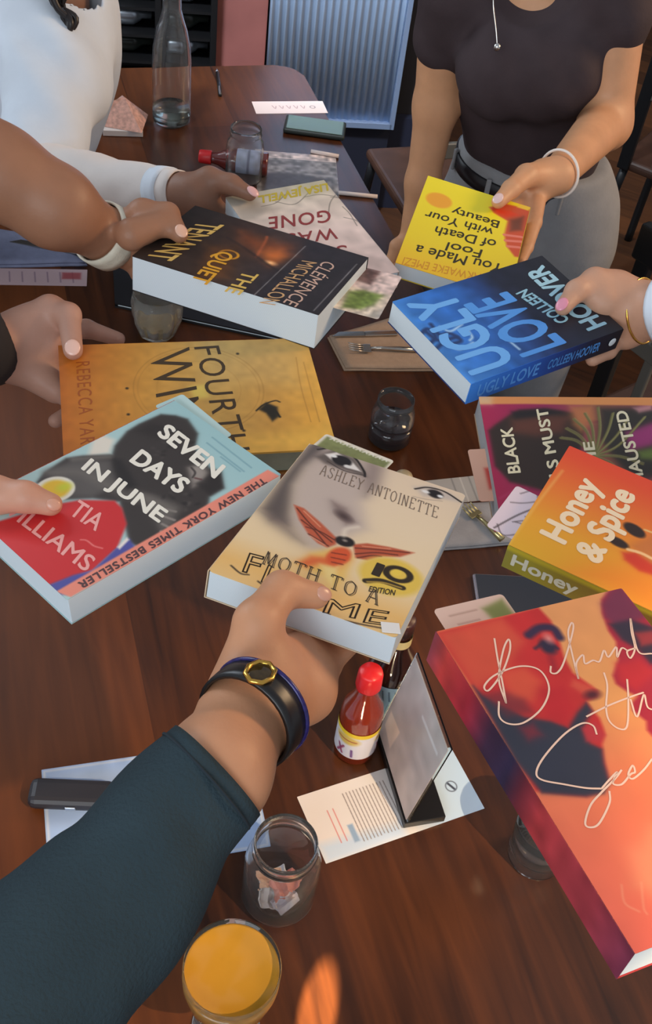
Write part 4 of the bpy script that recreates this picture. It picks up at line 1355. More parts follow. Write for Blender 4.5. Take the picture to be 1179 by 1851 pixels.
# ---- bare forearm with a cream wristband
sk3 = skin('umber', (156, 110, 84))
P3 = person('person with a bare brown forearm and wide cream wristband holding the black paperback', (-0.2773, 1.0180, 1.2747))
t0, t1, t2 = (-0.2418, 1.0305, 1.2997), (-0.2148, 1.0306, 1.3042), (-0.1960, 1.0024, 1.3003)
W3 = (-0.2785, 1.0201, 1.2725)
E3 = ((-0.3201, 0.9790, 1.3259), (-0.3744, 0.9801, 1.3548), (-0.4461, 0.9788, 1.3954))
prims = [cone(W3, E3[0], 0.0275, 0.039, 0.02), cone(E3[0], E3[1], 0.039, 0.043, 0.02), cone(E3[1], E3[2], 0.043, 0.045, 0.02), cone(E3[2], (-0.6528, 1.0413, 1.4282), 0.045, 0.052, 0.02),
         cone((-0.2572, 1.0382, 1.2789), t0, 0.0190, 0.0165, 0.014), cone(t0, t1, 0.0160, 0.0125, 0.006), cone(t1, t2, 0.0122, 0.0092, 0.006),
         cone((-0.2444, 0.9904, 1.2994), (-0.2211, 1.0070, 1.3039), 0.0175, 0.0130, 0.014),
         cone(W3, (-0.2564, 1.0230, 1.2662), 0.0255, 0.0205, 0.014), cone((-0.2578, 1.0233, 1.2602), (-0.2422, 1.0228, 1.2361), 0.0200, 0.0130, 0.014)]
for pts, rr in ((((-0.2423, 1.0399, 1.2366), (-0.2044, 1.0627, 1.2395), (-0.1708, 1.0516, 1.2416)), (0.0115, 0.0095, 0.0075)),
                (((-0.2419, 1.0271, 1.2378), (-0.1958, 1.0197, 1.2435), (-0.1584, 1.0168, 1.2448)), (0.0115, 0.0095, 0.0075)),
                (((-0.2420, 1.0168, 1.2387), (-0.1957, 0.9886, 1.2464), (-0.1637, 0.9784, 1.2484)), (0.0105, 0.009, 0.007)),
                (((-0.2432, 1.0111, 1.2372), (-0.2062, 0.9811, 1.2460), (-0.1802, 0.9711, 1.2490)), (0.0095, 0.008, 0.0065))):
    prims += chain(pts, rr, 0.004)
body(P3, prims, sk3, 0.0022)
nail(P3, t2, t1, (0.1, -0.1, 1), 0.0092, mat('nail_cream', (226, 176, 150), 0.25), 0.0085, 0.0068)
d3 = Vector(W3) - Vector(E3[0])
band('wristband', P3, Vector(W3) - d3.normalized() * 0.002, d3, 0.0330, 0.026, mat('cream_band', (214, 206, 186), 0.7, noise=0.06, nscale=80, bump=0.3), 0.0025)

# ---- white blouse, far left
sk2 = skin('cocoa', (138, 98, 78))
P2 = person('person in a loose white long sleeved blouse leaning over the far left of the table', (-0.80, 1.66, 0.0))
t0, t1, t2 = (-0.2010, 1.2086, 1.2486), (-0.1724, 1.1995, 1.2532), (-0.1482, 1.1933, 1.2474)
W2 = (-0.2329, 1.2062, 1.2281)
EL2 = (-0.4497, 1.3274, 1.1485)
SH2 = (-0.5650, 1.6352, 1.2805)
UA2, FA2, FB2 = (-0.4906, 1.5415, 1.1754), (-0.3831, 1.2958, 1.1735), (-0.3152, 1.2603, 1.1949)
prims = [cone(W2, FB2, 0.020, 0.021, 0.02), cone(FB2, FA2, 0.021, 0.025, 0.02), cone(FA2, EL2, 0.025, 0.030, 0.02), cone(EL2, UA2, 0.030, 0.036, 0.02), cone(UA2, SH2, 0.036, 0.040, 0.02),
         cone((-0.2193, 1.1988, 1.2361), t0, 0.0200, 0.0165, 0.012), cone(t0, t1, 0.0155, 0.0120, 0.006), cone(t1, t2, 0.0116, 0.0086, 0.006),
         cone(W2, (-0.2148, 1.2015, 1.2262), 0.0200, 0.0225, 0.016), cone((-0.2145, 1.1999, 1.2242), (-0.1895, 1.2055, 1.2067), 0.0225, 0.0150, 0.014)]
for pts, rr in ((((-0.1929, 1.2083, 1.2107), (-0.1660, 1.2028, 1.2029), (-0.1344, 1.2005, 1.2042)), (0.0125, 0.0100, 0.0078)),
                (((-0.1980, 1.2073, 1.2026), (-0.1593, 1.1834, 1.2024), (-0.1233, 1.1725, 1.2036)), (0.0115, 0.0095, 0.0075)),
                (((-0.2021, 1.1994, 1.2003), (-0.1625, 1.1620, 1.2018), (-0.1297, 1.1471, 1.2029)), (0.0105, 0.009, 0.007)),
                (((-0.2054, 1.1911, 1.2001), (-0.1707, 1.1504, 1.2014), (-0.1450, 1.1375, 1.2024)), (0.0095, 0.008, 0.0065))):
    prims += chain(pts, rr, 0.004)
NK2 = (-0.5372, 1.6588, 1.3034)
prims += [cone(NK2, (-0.5277, 1.6510, 1.2401), 0.05, 0.055, 0.02), cone((-0.5330, 1.6565, 1.2454), (-0.5989, 1.6633, 1.1125), 0.06, 0.08, 0.03), cone((-0.5394, 1.6764, 1.2369), SH2, 0.045, 0.040, 0.03)]
body(P2, prims, sk2, 0.0026)
nail(P2, t2, t1, (0.0, -0.25, 1), 0.0086, mat('nail_pink', (228, 176, 172), 0.25), 0.0085, 0.006)
wht = mat('white_cotton', (222, 228, 236), 0.85, noise=0.03, nscale=20, bump=0.25, bscale=60, spec=0.2)
tp = [blob((-0.5769, 1.6887, 1.1930), (0.15, 0.12, 0.15), None, 0.05), blob((-0.5912, 1.6773, 1.0982), (0.145, 0.12, 0.16), None, 0.05), blob((-0.6190, 1.6919, 1.0008), (0.12, 0.12, 0.12), None, 0.05),
      cone(SH2, (-0.4839, 1.5128, 1.1894), 0.068, 0.070, 0.03), cone((-0.4839, 1.5128, 1.1894), EL2, 0.070, 0.046, 0.03), cone((-0.4895, 1.6492, 1.2382), (-0.4569, 1.5744, 1.1656), 0.05, 0.045, 0.04)]
D, lo, hh = field(tp, 0.005)
X, Y, Z = grid_axes(D, lo, hh)
D += 0.0055 * np.sin(X * 55 + Y * 30 + 2.5 * np.sin(Z * 15)) * np.sin(Y * 22 + Z * 12 + 1)
nk = np.sqrt(((X - NK2[0] - 0.02) / 0.075) ** 2 + ((Y - NK2[1] + 0.02) / 0.075) ** 2 + ((Z - NK2[2] + 0.02) / 0.17) ** 2) - 1
D = np.maximum(D, -nk * 0.07)
sdf_obj('blouse', D.astype(np.float32), lo, hh, wht, P2, tuple(P2.location))
sp_ = spline([EL2, (-0.3831, 1.2958, 1.1735), (-0.3152, 1.2603, 1.1949), (-0.2360, 1.2080, 1.2281)], 10)
rr = np.interp(np.linspace(0, 1, len(sp_)), [0, 0.4, 0.8, 0.86, 1], [0.044, 0.033, 0.0285, 0.0265, 0.0255])
tube('sleeve', sp_, list(rr), mat('pink_white_cotton', (226, 214, 206), 0.85, noise=0.04, nscale=20, bump=0.3, bscale=60), P2, 30, cap=False, fold=0.07, thick=0.002, org=tuple(P2.location))
band('cuff', P2, Vector(sp_[-4]), Vector(sp_[-1]) - Vector(sp_[-6]), 0.0266, 0.024, wht, 0.0016)
hair = mat('dark_hair', (34, 26, 24), 0.4)
for i in range(7):
    q = [np.array(v) + np.array((rng.uniform(-0.01, 0.01), rng.uniform(-0.01, 0.01), 0)) for v in ((-0.4862, 1.5445, 1.3318), (-0.4802, 1.5406, 1.2931), (-0.4614, 1.5310, 1.2767), (-0.4572, 1.5218, 1.2539), (-0.4758, 1.5191, 1.2373))]
    if i > 3:
        q = [np.array(v) + np.array((rng.uniform(-0.012, 0.012), rng.uniform(-0.008, 0.008), 0)) for v in ((-0.4813, 1.5506, 1.3376), (-0.4749, 1.5472, 1.3065), (-0.4697, 1.5441, 1.2895))]
    tube('hair_lock', spline(q, 6), list(np.interp(np.linspace(0, 1, len(spline(q, 6))), [0, 0.6, 1], [0.006, 0.0045, 0.0015])), hair, P2, 8, org=tuple(P2.location))
pn = mat('grey_trousers', (150, 150, 152), 0.85, noise=0.08, nscale=30)
hp = np.array((-0.97, 1.66, 0.90))
tp = [blob(hp, (0.14, 0.15, 0.14), None, 0.05), cone(hp + (0, 0.08, -0.05), hp + (0, 0.10, -0.86), 0.085, 0.055, 0.03), cone(hp + (0, -0.08, -0.05), hp + (0, -0.10, -0.86), 0.085, 0.055, 0.03),
      cone(hp + (0, 0.0, 0.05), np.array((-0.6190, 1.6919, 1.0008)), 0.12, 0.09, 0.05)]
D, lo, hh = field(tp, 0.008)
sdf_obj('trousers', D, lo, hh, pn, P2, tuple(P2.location))
for s in (-0.1, 0.1):
    D, lo, hh = field([cone(hp + (0.0, s, -0.865), hp + (0.13, s, -0.868), 0.034, 0.03, 0.01)], 0.006)
    sdf_obj('shoe', D, lo, hh, blk, P2, tuple(P2.location))

# ---- hand with a dark sleeve on the gold hardback
sk4 = skin('rose', (186, 140, 120))
P4 = person('person with a black sleeve and pale nails pinching the corner of the gold hardback', (-0.3407, 0.8491, 1.2419))
t0, t1, t2 = (-0.3006, 0.8764, 1.2727), (-0.2787, 0.8665, 1.2784), (-0.2632, 0.8238, 1.2709)
W4 = (-0.3381, 0.8506, 1.2398)
prims = [cone(W4, (-0.3672, 0.7609, 1.2950), 0.0265, 0.033, 0.02), cone((-0.3672, 0.7609, 1.2950), (-0.6094, 0.7086, 1.2582), 0.033, 0.040, 0.02),
         cone((-0.3260, 0.8671, 1.2559), t0, 0.0195, 0.0155, 0.014), cone(t0, t1, 0.0150, 0.0120, 0.006), cone(t1, t2, 0.0116, 0.0096, 0.006),
         cone(W4, (-0.3214, 0.8542, 1.2457), 0.0265, 0.0235, 0.02), cone((-0.3253, 0.8567, 1.2418), (-0.2969, 0.8547, 1.2255), 0.0230, 0.0150, 0.016),
         cone((-0.3256, 0.8399, 1.2316), (-0.2850, 0.8260, 1.2151), 0.0200, 0.0135, 0.016), cone((-0.3142, 0.8610, 1.2557), (-0.2953, 0.8557, 1.2495), 0.0190, 0.0120, 0.016)]
for pts, rr in ((((-0.3074, 0.8981, 1.2260), (-0.2796, 0.9254, 1.2189), (-0.2431, 0.9165, 1.2185)), (0.0120, 0.0098, 0.0075)),
                (((-0.2966, 0.8682, 1.2186), (-0.2592, 0.8673, 1.2192), (-0.2233, 0.8483, 1.2197)), (0.0115, 0.0095, 0.0075)),
                (((-0.2893, 0.8456, 1.2163), (-0.2486, 0.8259, 1.2188), (-0.2231, 0.8013, 1.2193)), (0.0105, 0.009, 0.007)),
                (((-0.2844, 0.8274, 1.2141), (-0.2560, 0.8015, 1.2176), (-0.2712, 0.7778, 1.2186)), (0.0095, 0.008, 0.0072))):
    prims += chain(pts, rr, 0.004)
body(P4, prims, sk4, 0.002)
nail(P4, t2, t1, (0, -0.2, 1), 0.0096, mat('nail_blush', (236, 190, 172), 0.22), 0.0088, 0.0076)
tube('sleeve', spline([(-0.3563, 0.8450, 1.2400), (-0.3672, 0.7609, 1.2950), (-0.4596, 0.7436, 1.2782), (-0.5996, 0.7097, 1.2592), (-0.7367, 0.6764, 1.2408)], 8), 0.0385, mat('black_cloth', (26, 22, 26), 0.8, noise=0.1), P4, 30, cap=False, fold=0.05, thick=0.002, org=tuple(P4.location))

# ---- thumb on the teal book
sk5 = skin('peach', (206, 150, 124))
P5 = person('person whose light brown thumb presses the teal book beside its yellow round sticker', (-0.3029, 0.5976, 1.2766))
t0, t1, t2 = (-0.2594, 0.5850, 1.3113), (-0.2322, 0.5813, 1.3189), (-0.2122, 0.5803, 1.3157)
W5 = (-0.3284, 0.5921, 1.2748)
prims = [cone(W5, (-0.3923, 0.5634, 1.2983), 0.0265, 0.036, 0.02), cone((-0.3923, 0.5634, 1.2983), (-0.5937, 0.5494, 1.2847), 0.036, 0.043, 0.02), cone((-0.2917, 0.5910, 1.2921), t0, 0.0195, 0.0155, 0.014), cone(t0, t1, 0.0152, 0.0120, 0.006), cone(t1, t2, 0.0116, 0.0092, 0.006),
         cone(W5, (-0.3038, 0.5886, 1.2792), 0.0265, 0.023, 0.02), cone((-0.3047, 0.5893, 1.2750), (-0.2843, 0.5958, 1.2561), 0.0225, 0.0150, 0.016)]
for i, (a, b, c) in enumerate((((-0.2845, 0.6040, 1.2575), (-0.2561, 0.6187, 1.2619), (-0.2286, 0.6134, 1.2666)), ((-0.2830, 0.5960, 1.2562), (-0.2499, 0.5988, 1.2639), (-0.2196, 0.5908, 1.2690)),
                               ((-0.2827, 0.5872, 1.2569), (-0.2514, 0.5818, 1.2650), (-0.2237, 0.5738, 1.2699)), ((-0.2865, 0.5820, 1.2570), (-0.2559, 0.5746, 1.2651), (-0.2357, 0.5689, 1.2692)))):
    prims += chain((a, b, c), (0.0115 - 0.0006 * i, 0.0095 - 0.0005 * i, 0.0075 - 0.0004 * i), 0.004)
body(P5, prims, sk5, 0.0022)
nail(P5, t2, t1, (0, -0.6, 0.8), 0.0092, mat('nail_natural', (216, 158, 132), 0.3), 0.006, 0.005)

# ---- hand with pink nail on the blue book
sk7 = skin('sand', (202, 152, 124))
P7 = person('person with pink nails, gold bracelet and white cuff holding the blue book', (0.2981, 1.0239, 1.2801))
t0, t1, t2 = (0.2468, 1.0256, 1.3040), (0.2253, 1.0030, 1.3042), (0.2115, 0.9774, 1.2986)
W7 = (0.2986, 1.0228, 1.2780)
prims = [cone(W7, (0.3726, 0.9530, 1.3424), 0.0295, 0.036, 0.02), cone((0.3726, 0.9530, 1.3424), (0.5019, 0.9007, 1.4031), 0.036, 0.041, 0.02), cone((0.2720, 1.0352, 1.2935), t0, 0.0195, 0.0150, 0.014), cone(t0, t1, 0.0148, 0.0115, 0.006), cone(t1, t2, 0.0110, 0.0086, 0.006),
         cone(W7, (0.2756, 1.0246, 1.2849), 0.0265, 0.0235, 0.02), cone((0.2742, 1.0220, 1.2828), (0.2570, 1.0055, 1.2927), 0.0230, 0.0150, 0.016),
         cone((0.2857, 1.0220, 1.2704), (0.2917, 1.0118, 1.2537), 0.0240, 0.0165, 0.016)]
for pts, rr in ((((0.2928, 1.0185, 1.2520), (0.2740, 0.9837, 1.2491), (0.2551, 0.9626, 1.2499)), (0.0110, 0.0090, 0.0075)),
                (((0.2916, 1.0284, 1.2505), (0.2671, 1.0234, 1.2511), (0.2380, 1.0078, 1.2534)), (0.0112, 0.0092, 0.0074)),
                (((0.2897, 1.0376, 1.2509), (0.2652, 1.0474, 1.2522), (0.2362, 1.0414, 1.2550)), (0.0105, 0.009, 0.007)),
                (((0.2883, 1.0445, 1.2533), (0.2695, 1.0688, 1.2530), (0.2470, 1.0748, 1.2560)), (0.0095, 0.008, 0.0065))):
    prims += chain(pts, rr, 0.004)
body(P7, prims, sk7, 0.002)
nail(P7, t2, t1, (-0.2, -0.1, 1), 0.0086, mat('nail_rose', (232, 150, 168), 0.2), 0.0085, 0.0062)
d7 = Vector((0.3726, 0.9530, 1.3424)) - Vector(W7)
tube('gold_bracelet', circle(Vector(W7) + d7.normalized() * 0.010, d7 + Vector((0, 0.02, -0.01)), 0.0345), 0.0013, mat('gold', (226, 176, 84), 0.22, 1.0), P7, 8, closed=True, org=tuple(P7.location))
sp_ = spline([Vector(W7) + d7.normalized() * 0.040, Vector(W7) + d7.normalized() * 0.07, Vector(W7) + d7.normalized() * 0.15, Vector((0.5019, 0.9007, 1.4031))], 8)
tube('sleeve', sp_, list(np.linspace(0.040, 0.052, len(sp_))), wht, P7, 32, cap=False, fold=0.05, thick=0.002, org=tuple(P7.location))
tube('navy_cuff_lining', [sp_[0] + np.array((0.001, 0, 0)), sp_[6]], [0.0365, 0.037], mat('navy_cloth', (28, 36, 66), 0.8), P7, 28, cap=False, org=tuple(P7.location))

# ---- woman in brown top, standing beyond the right edge
sk6 = skin('honey', (208, 152, 112))
P6 = person('person in a dark brown short sleeved top and grey trousers holding the yellow book', ((0.2624, 1.8570, 1.0358)[0], (0.2624, 1.8570, 1.0358)[1], 0.0))
O6 = tuple(P6.location)
lat, fwd = np.array((0.96, -0.27, 0)), np.array((-0.27, -0.96, 0))
R6 = np.array((lat, fwd, (0, 0, 1)))
cw, cc_, cs = np.array((0.2624, 1.8570, 1.0358)), np.array((0.2295, 1.8351, 1.1819)), np.array((0.2118, 1.8207, 1.2795))
t0, t1, t2 = (0.1968, 1.3709, 1.2312), (0.1749, 1.3244, 1.2341), (0.1589, 1.2939, 1.2304)
W6 = (0.2436, 1.4188, 1.2127)
EL6, SH6 = (0.3464, 1.7134, 1.1613), (0.3216, 1.7474, 1.3198)
prims = [cone(W6, EL6, 0.0225, 0.0400, 0.02), cone(EL6, SH6, 0.0400, 0.0450, 0.02),
         cone((0.2235, 1.4060, 1.2180), t0, 0.0200, 0.0155, 0.014), cone(t0, t1, 0.0150, 0.0120, 0.006), cone(t1, t2, 0.0118, 0.0092, 0.006),
         cone(W6, (0.2279, 1.4089, 1.2097), 0.0225, 0.0215, 0.016), cone((0.2260, 1.4072, 1.2078), (0.2209, 1.3913, 1.1957), 0.0200, 0.0140, 0.014)]
for pts, rr in ((((0.2209, 1.3913, 1.1957), (0.2164, 1.3293, 1.1890), (0.2068, 1.2735, 1.1840), (0.1984, 1.2367, 1.1836)), (0.0130, 0.0105, 0.0085, 0.0065)),
                (((0.2179, 1.4029, 1.1903), (0.2015, 1.3390, 1.1866), (0.1859, 1.2789, 1.1870)), (0.0115, 0.0095, 0.0075)),
                (((0.2122, 1.4096, 1.1889), (0.1863, 1.3463, 1.1881), (0.1673, 1.2908, 1.1890)), (0.0105, 0.009, 0.007)),
                (((0.2065, 1.4163, 1.1876), (0.1748, 1.3551, 1.1894), (0.1559, 1.3057, 1.1904)), (0.0095, 0.008, 0.0065))):
    prims += chain(pts, rr, 0.004)
RA = ((0.0705, 1.8060, 1.2513), (0.0816, 1.8112, 1.1029), (0.0814, 1.7893, 0.9700), (0.0811, 1.7696, 0.8812))
prims += [cone(RA[0], RA[1], 0.042, 0.037, 0.02), cone(RA[1], RA[2], 0.0365, 0.028, 0.02), cone(RA[2], RA[3], 0.028, 0.024, 0.02)]
for k_, (dx, dz) in enumerate(((-0.02, -0.07), (-0.005, -0.078), (0.01, -0.074), (0.024, -0.064))):
    b0 = np.array(RA[3]) + np.array((dx * 0.7, 0.0, -0.02))
    prims += chain((b0, b0 + np.array((dx * 0.4, -0.012, dz * 0.45)), b0 + np.array((dx * 0.5, -0.02, dz * 0.75))), (0.0105, 0.009, 0.0075), 0.004)
b0 = np.array(RA[3])
prims += chain((b0, b0 + np.array((-0.028, -0.02, -0.02)), b0 + np.array((-0.034, -0.03, -0.045))), (0.014, 0.011, 0.009), 0.006)
NK6 = np.array((0.1751, 1.8389, 1.3390))
prims += [cone(NK6, cs + (0, 0, 0.0), 0.05, 0.06, 0.03), blob(cs, (0.15, 0.065, 0.06), R6, 0.03), blob(cc_, (0.125, 0.09, 0.15), R6, 0.03), blob(cw, (0.10, 0.075, 0.11), R6, 0.03)]
body(P6, prims, sk6, 0.0028)
nail(P6, t2, t1, (-0.1, -0.2, 1), 0.0092, mat('nail_pale', (232, 196, 190), 0.22), 0.009, 0.0066)
brown = mat('brown_jersey', (66, 54, 56), 0.85, noise=0.08, nscale=30, bump=0.2, bscale=300, spec=0.2)
tp = [blob(cw, (0.118, 0.092, 0.13), R6, 0.05), blob(cc_, (0.150, 0.108, 0.15), R6, 0.05), blob(cs, (0.178, 0.082, 0.075), R6, 0.04),
      blob(np.array((0.1669, 1.7231, 1.2125)), (0.072, 0.07, 0.075), R6, 0.05), blob(np.array((0.2546, 1.7259, 1.2292)), (0.072, 0.07, 0.075), R6, 0.05),
      cone(np.array(RA[0]) + (0.008, -0.01, 0.035), RA[0] + (np.array(RA[1]) - RA[0]) * 0.26, 0.059, 0.0500, 0.03), cone(np.array(SH6) + (-0.02, 0.01, 0.03), SH6 + (np.array(EL6) - SH6) * 0.06, 0.062, 0.056, 0.03)]
D, lo, hh = field(tp, 0.0045)
X, Y, Z = grid_axes(D, lo, hh)
D += 0.0032 * np.sin(X * 45 + 3 * np.sin(Z * 16)) * np.sin(Z * 38 + X * 40)
ncx = np.array((0.1717, 1.7194, 1.3344))
nk = np.sqrt(((X - ncx[0]) / 0.085) ** 2 + ((Y - ncx[1]) / 0.085) ** 2 + ((Z - ncx[2] - 0.02) / 0.065) ** 2) - 1
D = np.maximum(D, -nk * 0.06)
# hem at the belt, sleeves open where the arm leaves them
D = np.maximum(D, (cw[2] - 0.045) - Z)
sdf_obj('short_sleeved_top', D.astype(np.float32), lo, hh, brown, P6, O6)
greyt = mat('grey_wool', (142, 141, 142), 0.85, noise=0.07, nscale=30, bump=0.2, bscale=200)
hp = np.array((0.2900, 1.8810, 0.9057))
tp = [blob(cw + (0, 0, -0.03), (0.122, 0.096, 0.08), R6, 0.05), blob(hp, (0.165, 0.125, 0.15), R6, 0.06)]
for s in (-0.085, 0.085):
    k0 = hp + lat * s + np.array((0, 0, -0.06))
    f0 = np.array((k0[0], k0[1] + 0.02, 0.05))
    tp.append(cone(k0, f0, 0.092, 0.06, 0.03))
D, lo, hh = field(tp, 0.0065)
X, Y, Z = grid_axes(D, lo, hh)
D = np.maximum(D, Z - (cw[2] - 0.015))
sdf_obj('trousers', D.astype(np.float32), lo, hh, greyt, P6, O6)
for s in (-0.085, 0.085):
    k0 = hp + lat * s
    D, lo, hh = field([cone(np.array((k0[0], k0[1] + 0.03, 0.036)), np.array((k0[0], k0[1] + 0.03, 0.036)) + fwd * 0.16, 0.036, 0.03, 0.01)], 0.006)
    sdf_obj('shoe', D, lo, hh, blk, P6, O6)
V, Fc = [], []
NB = 64
for i in range(NB):
    a = 2 * math.pi * i / NB
    for (dr, dz) in ((0.0, -0.014), (0.004, -0.013), (0.004, 0.013), (0.0, 0.014)):
        p = cw + lat * ((0.128 + dr) * math.cos(a)) + fwd * ((0.101 + dr) * math.sin(a)) + np.array((0, 0, -0.040 + dz - 0.012 * math.sin(a)))
        V.append(p - np.array(O6))
for i in range(NB):
    for k_ in range(4):
        Fc.append((i * 4 + k_, ((i + 1) % NB) * 4 + k_, ((i + 1) % NB) * 4 + (k_ + 1) % 4, i * 4 + (k_ + 1) % 4))
mesh_obj('belt', V, Fc, mat('belt_leather', (26, 22, 26), 0.4), P6)
for ang in (1.9, 2.75, 0.9):
    p = cw + lat * (0.133 * math.cos(ang)) + fwd * (0.106 * math.sin(ang)) + np.array((0, 0, -0.040 - 0.012 * math.sin(ang)))
    box_obj('belt_loop', Vector(p) - Vector(O6), (0.009, 0.006, 0.04), greyt, P6, Matrix.Rotation(ang + math.pi / 2 - 0.27, 3, 'Z'), 0.002)
silver = mat('silver', (220, 218, 214), 0.25, 1.0)
tube('necklace', spline([(0.1258, 1.6833, 1.3552), (0.1310, 1.6761, 1.3273), (0.1413, 1.6610, 1.2986), (0.1465, 1.6539, 1.2819)], 8), 0.0011, silver, P6, 6, org=O6)
tube('necklace', spline([(0.2092, 1.6982, 1.3696), (0.1812, 1.6777, 1.3497), (0.1565, 1.6562, 1.3149), (0.1465, 1.6539, 1.2819)], 8), 0.0008, silver, P6, 6, org=O6) if False else None
lathe('pendant', [(0, -0.007), (0.003, -0.006), (0.0058, -0.001), (0.0045, 0.003), (0, 0.005)], silver, P6, 12, loc=Vector((0.1467, 1.6475, 1.2813)) - Vector(O6))
d6 = Vector(EL6) - Vector(W6)
tube('bracelet', circle(Vector(W6) + d6.normalized() * 0.012, d6 + Vector((0.10, -0.06, 0.0)), 0.0315), 0.0020, mat('pearl_cord', (236, 222, 210), 0.4), P6, 8, closed=True, org=O6)


def bm_quiet(a):
    a.c[:] = (222, 196, 188)
    a.blob([(a.w * .45, 0), (a.w * 1.1, 0), (a.w * 1.1, a.h), (a.w * .5, a.h)], (222, 204, 180), 4, 0.8)
    a.blob([(a.w * .5, 8), (a.w * .75, 12), (a.w * .9, 22), (a.w * .95, 40), (a.w * .6, 44), (a.w * .5, 30)], (112, 132, 62), 4, 0.95)
    a.blob([(0, 24), (a.w * .35, 26), (a.w * .3, 60), (0, 60)], (90, 60, 56), 4, 0.8)
    a.speckle(0.4, 4, 3)


bookmark('pink bookmark with green leaves sticking out of the black paperback', 'quiet', ((0.0434, 1.0263, 1.2743), (0.0233, 0.9304, 1.2831), (-0.0299, 1.0518, 1.2719)), bm_quiet, 0)


def bm_moth(a):
    a.c[:] = (232, 224, 206)
    a.poly([(3, 4), (a.w - 2, 5), (a.w - 2, 26), (3, 26)], (136, 142, 92), 1.2)
    a.speckle(0.15, 4, 6)
    for i in range(9):
        x = 7 + i * (a.w - 16) / 8
        a.line([(x, 6.5), (x + 2.5, 3.2), (x + 4, 6.2)], 1.5, (244, 240, 228), 0.9)


bookmark('cream bookmark with an olive green band above the printed eye', 'moth', ((-0.0102, 0.7366, 1.2915), (0.0523, 0.7116, 1.2944), (-0.0165, 0.6764, 1.3054)), bm_moth, 0)


def bm_black(a):
    a.c[:] = (226, 172, 146)
    a.blob([(a.w * .38, 12), (a.w * .78, 12), (a.w * .8, 40), (a.w * .5, 40), (a.w * .36, 28)], (198, 66, 58), 2.5)
    a.line([(a.w * .42, 16), (a.w * .42, 36)], 1.2, (240, 200, 180), 0.8)
    a.ell((a.w * .72, 26), 2.4, 2, (240, 206, 190))


bookmark('peach bookmark with a red motif sticking out of the magenta paperback', 'black', ((0.1231, 0.7835, 1.2561), (0.1370, 0.7249, 1.2478), (0.1781, 0.7918, 1.2584)), bm_black, 0)


def bm_honey(a):
    a.c[:] = (232, 208, 212)
    for k_ in range(7):
        x, y = rng.uniform(4, a.w - 4), rng.uniform(4, 24)
        a.line([(x, y), (x + rng.uniform(-12, 12), y + 9), (x + rng.uniform(-18, 18), y + 20)], 1.0, (96, 78, 78), 0.85)
    a.line([(2, 30), (a.w * .5, 16), (a.w - 2, 6)], 1.4, (86, 70, 70), 0.9)


bookmark('pale pink bookmark with dark twigs sticking out of the orange and yellow paperback', 'honey', ((0.1495, 0.6567, 1.3380), (0.1249, 0.6060, 1.3380), (0.1833, 0.6404, 1.3380)), bm_honey, 0)


def bm_behind(a):
    a.c[:] = (228, 190, 172)
    a.line([(8, 8), (28, 8)], 1.5, (190, 150, 132), 0.8)
    a.blob([(a.w * .62, 8), (a.w * .95, 4), (a.w, 40), (a.w * .7, 30)], (120, 128, 64), 3, 0.9)
    a.line([(10, 16), (26, 16)], 1.0, (160, 110, 100), 0.6)


bookmark('cream bookmark with green corner sticking out of the red portrait paperback', 'behind', ((0.0767, 0.4544, 1.4092), (0.1221, 0.4796, 1.4058), (0.0869, 0.4248, 1.4109)), bm_behind, 0)


def bm_seven(a):
    a.c[:] = (182, 212, 210)
    a.blob([(0, 0), (a.w, 0), (a.w, 6), (0, 6)], (196, 222, 220), 2)


bookmark('pale teal bookmark along the top edge of the teal paperback', 'seven', ((-0.1444, 0.7599, 1.2923), (-0.0903, 0.7066, 1.3007), (-0.1588, 0.7324, 1.2931)), bm_seven, 0)

# ================================================================== things on the table
TZ = 0.75
TOP = 0.7502


def on_table(quad, art_fn, name, label, cat, lift=0.0004, thick=0.0004, corner=0.5, step=1.0, group=None, m=None):
    """a sheet on the table from three corners: top left, top right, bottom left"""
    p, a, b = [Vector(v) for v in quad]
    p.z = a.z = b.z = TOP + lift
    ex = (a - p)
    W_ = ex.length
    ex.normalize()
    ey = Vector((ex.y, -ex.x, 0))
    H_ = (b - p).dot(ey)
    A_ = Art(W_ * 1000, H_ * 1000, step)
    art_fn(A_)
    M4 = Matrix((ex, -ey, Vector((0, 0, 1)))).transposed().to_4x4()
    c = p + ex * W_ / 2 + ey * H_ / 2
    o = card(name, A_, None, Matrix.Translation(c) @ M4, thick, corner, m)
    return tag(o, label, cat, group)


G = glass('clear_glass', haze=0.98, ior=1.36)
RIM = 0.0022


def vessel(name, label, cat, base, outer, wall, m=None, group=None):
    """hollow glass: outer (r, z) profile from foot to rim, wall thickness"""
    inner = [(max(r - wall, 0.001), max(z, outer[0][1] + wall * 2)) for r, z in outer[::-1] if z > outer[0][1] + wall]
    prof = [(0, outer[0][1])] + outer + [(outer[-1][0] - wall * 0.5, outer[-1][1] + wall * 0.5)] + inner + [(0, inner[-1][1])]
    root = thing(name, label, cat, (base[0], base[1], TOP), None, group)
    lathe('glass_body', prof, m or G, root, 48)
    return root


# carafe
c0 = (-0.4702, 2.2959, 0.7500)
car = vessel('glass_carafe', 'clear glass carafe with a little water at the far end of table', 'carafe', c0,
             [(0.036, 0), (0.041, 0.004), (0.042, 0.02), (0.042, 0.135), (0.040, 0.165), (0.033, 0.20), (0.025, 0.225), (0.020, 0.245), (0.019, 0.30), (0.021, 0.305), (0.021, 0.315)], 0.0022)
lathe('water', [(0, 0.0040), (0.0375, 0.0042), (0.0400, 0.008), (0.0405, 0.034), (0, 0.034)], glass('water', (232, 240, 232), 0.0, 1.33), car, 40)

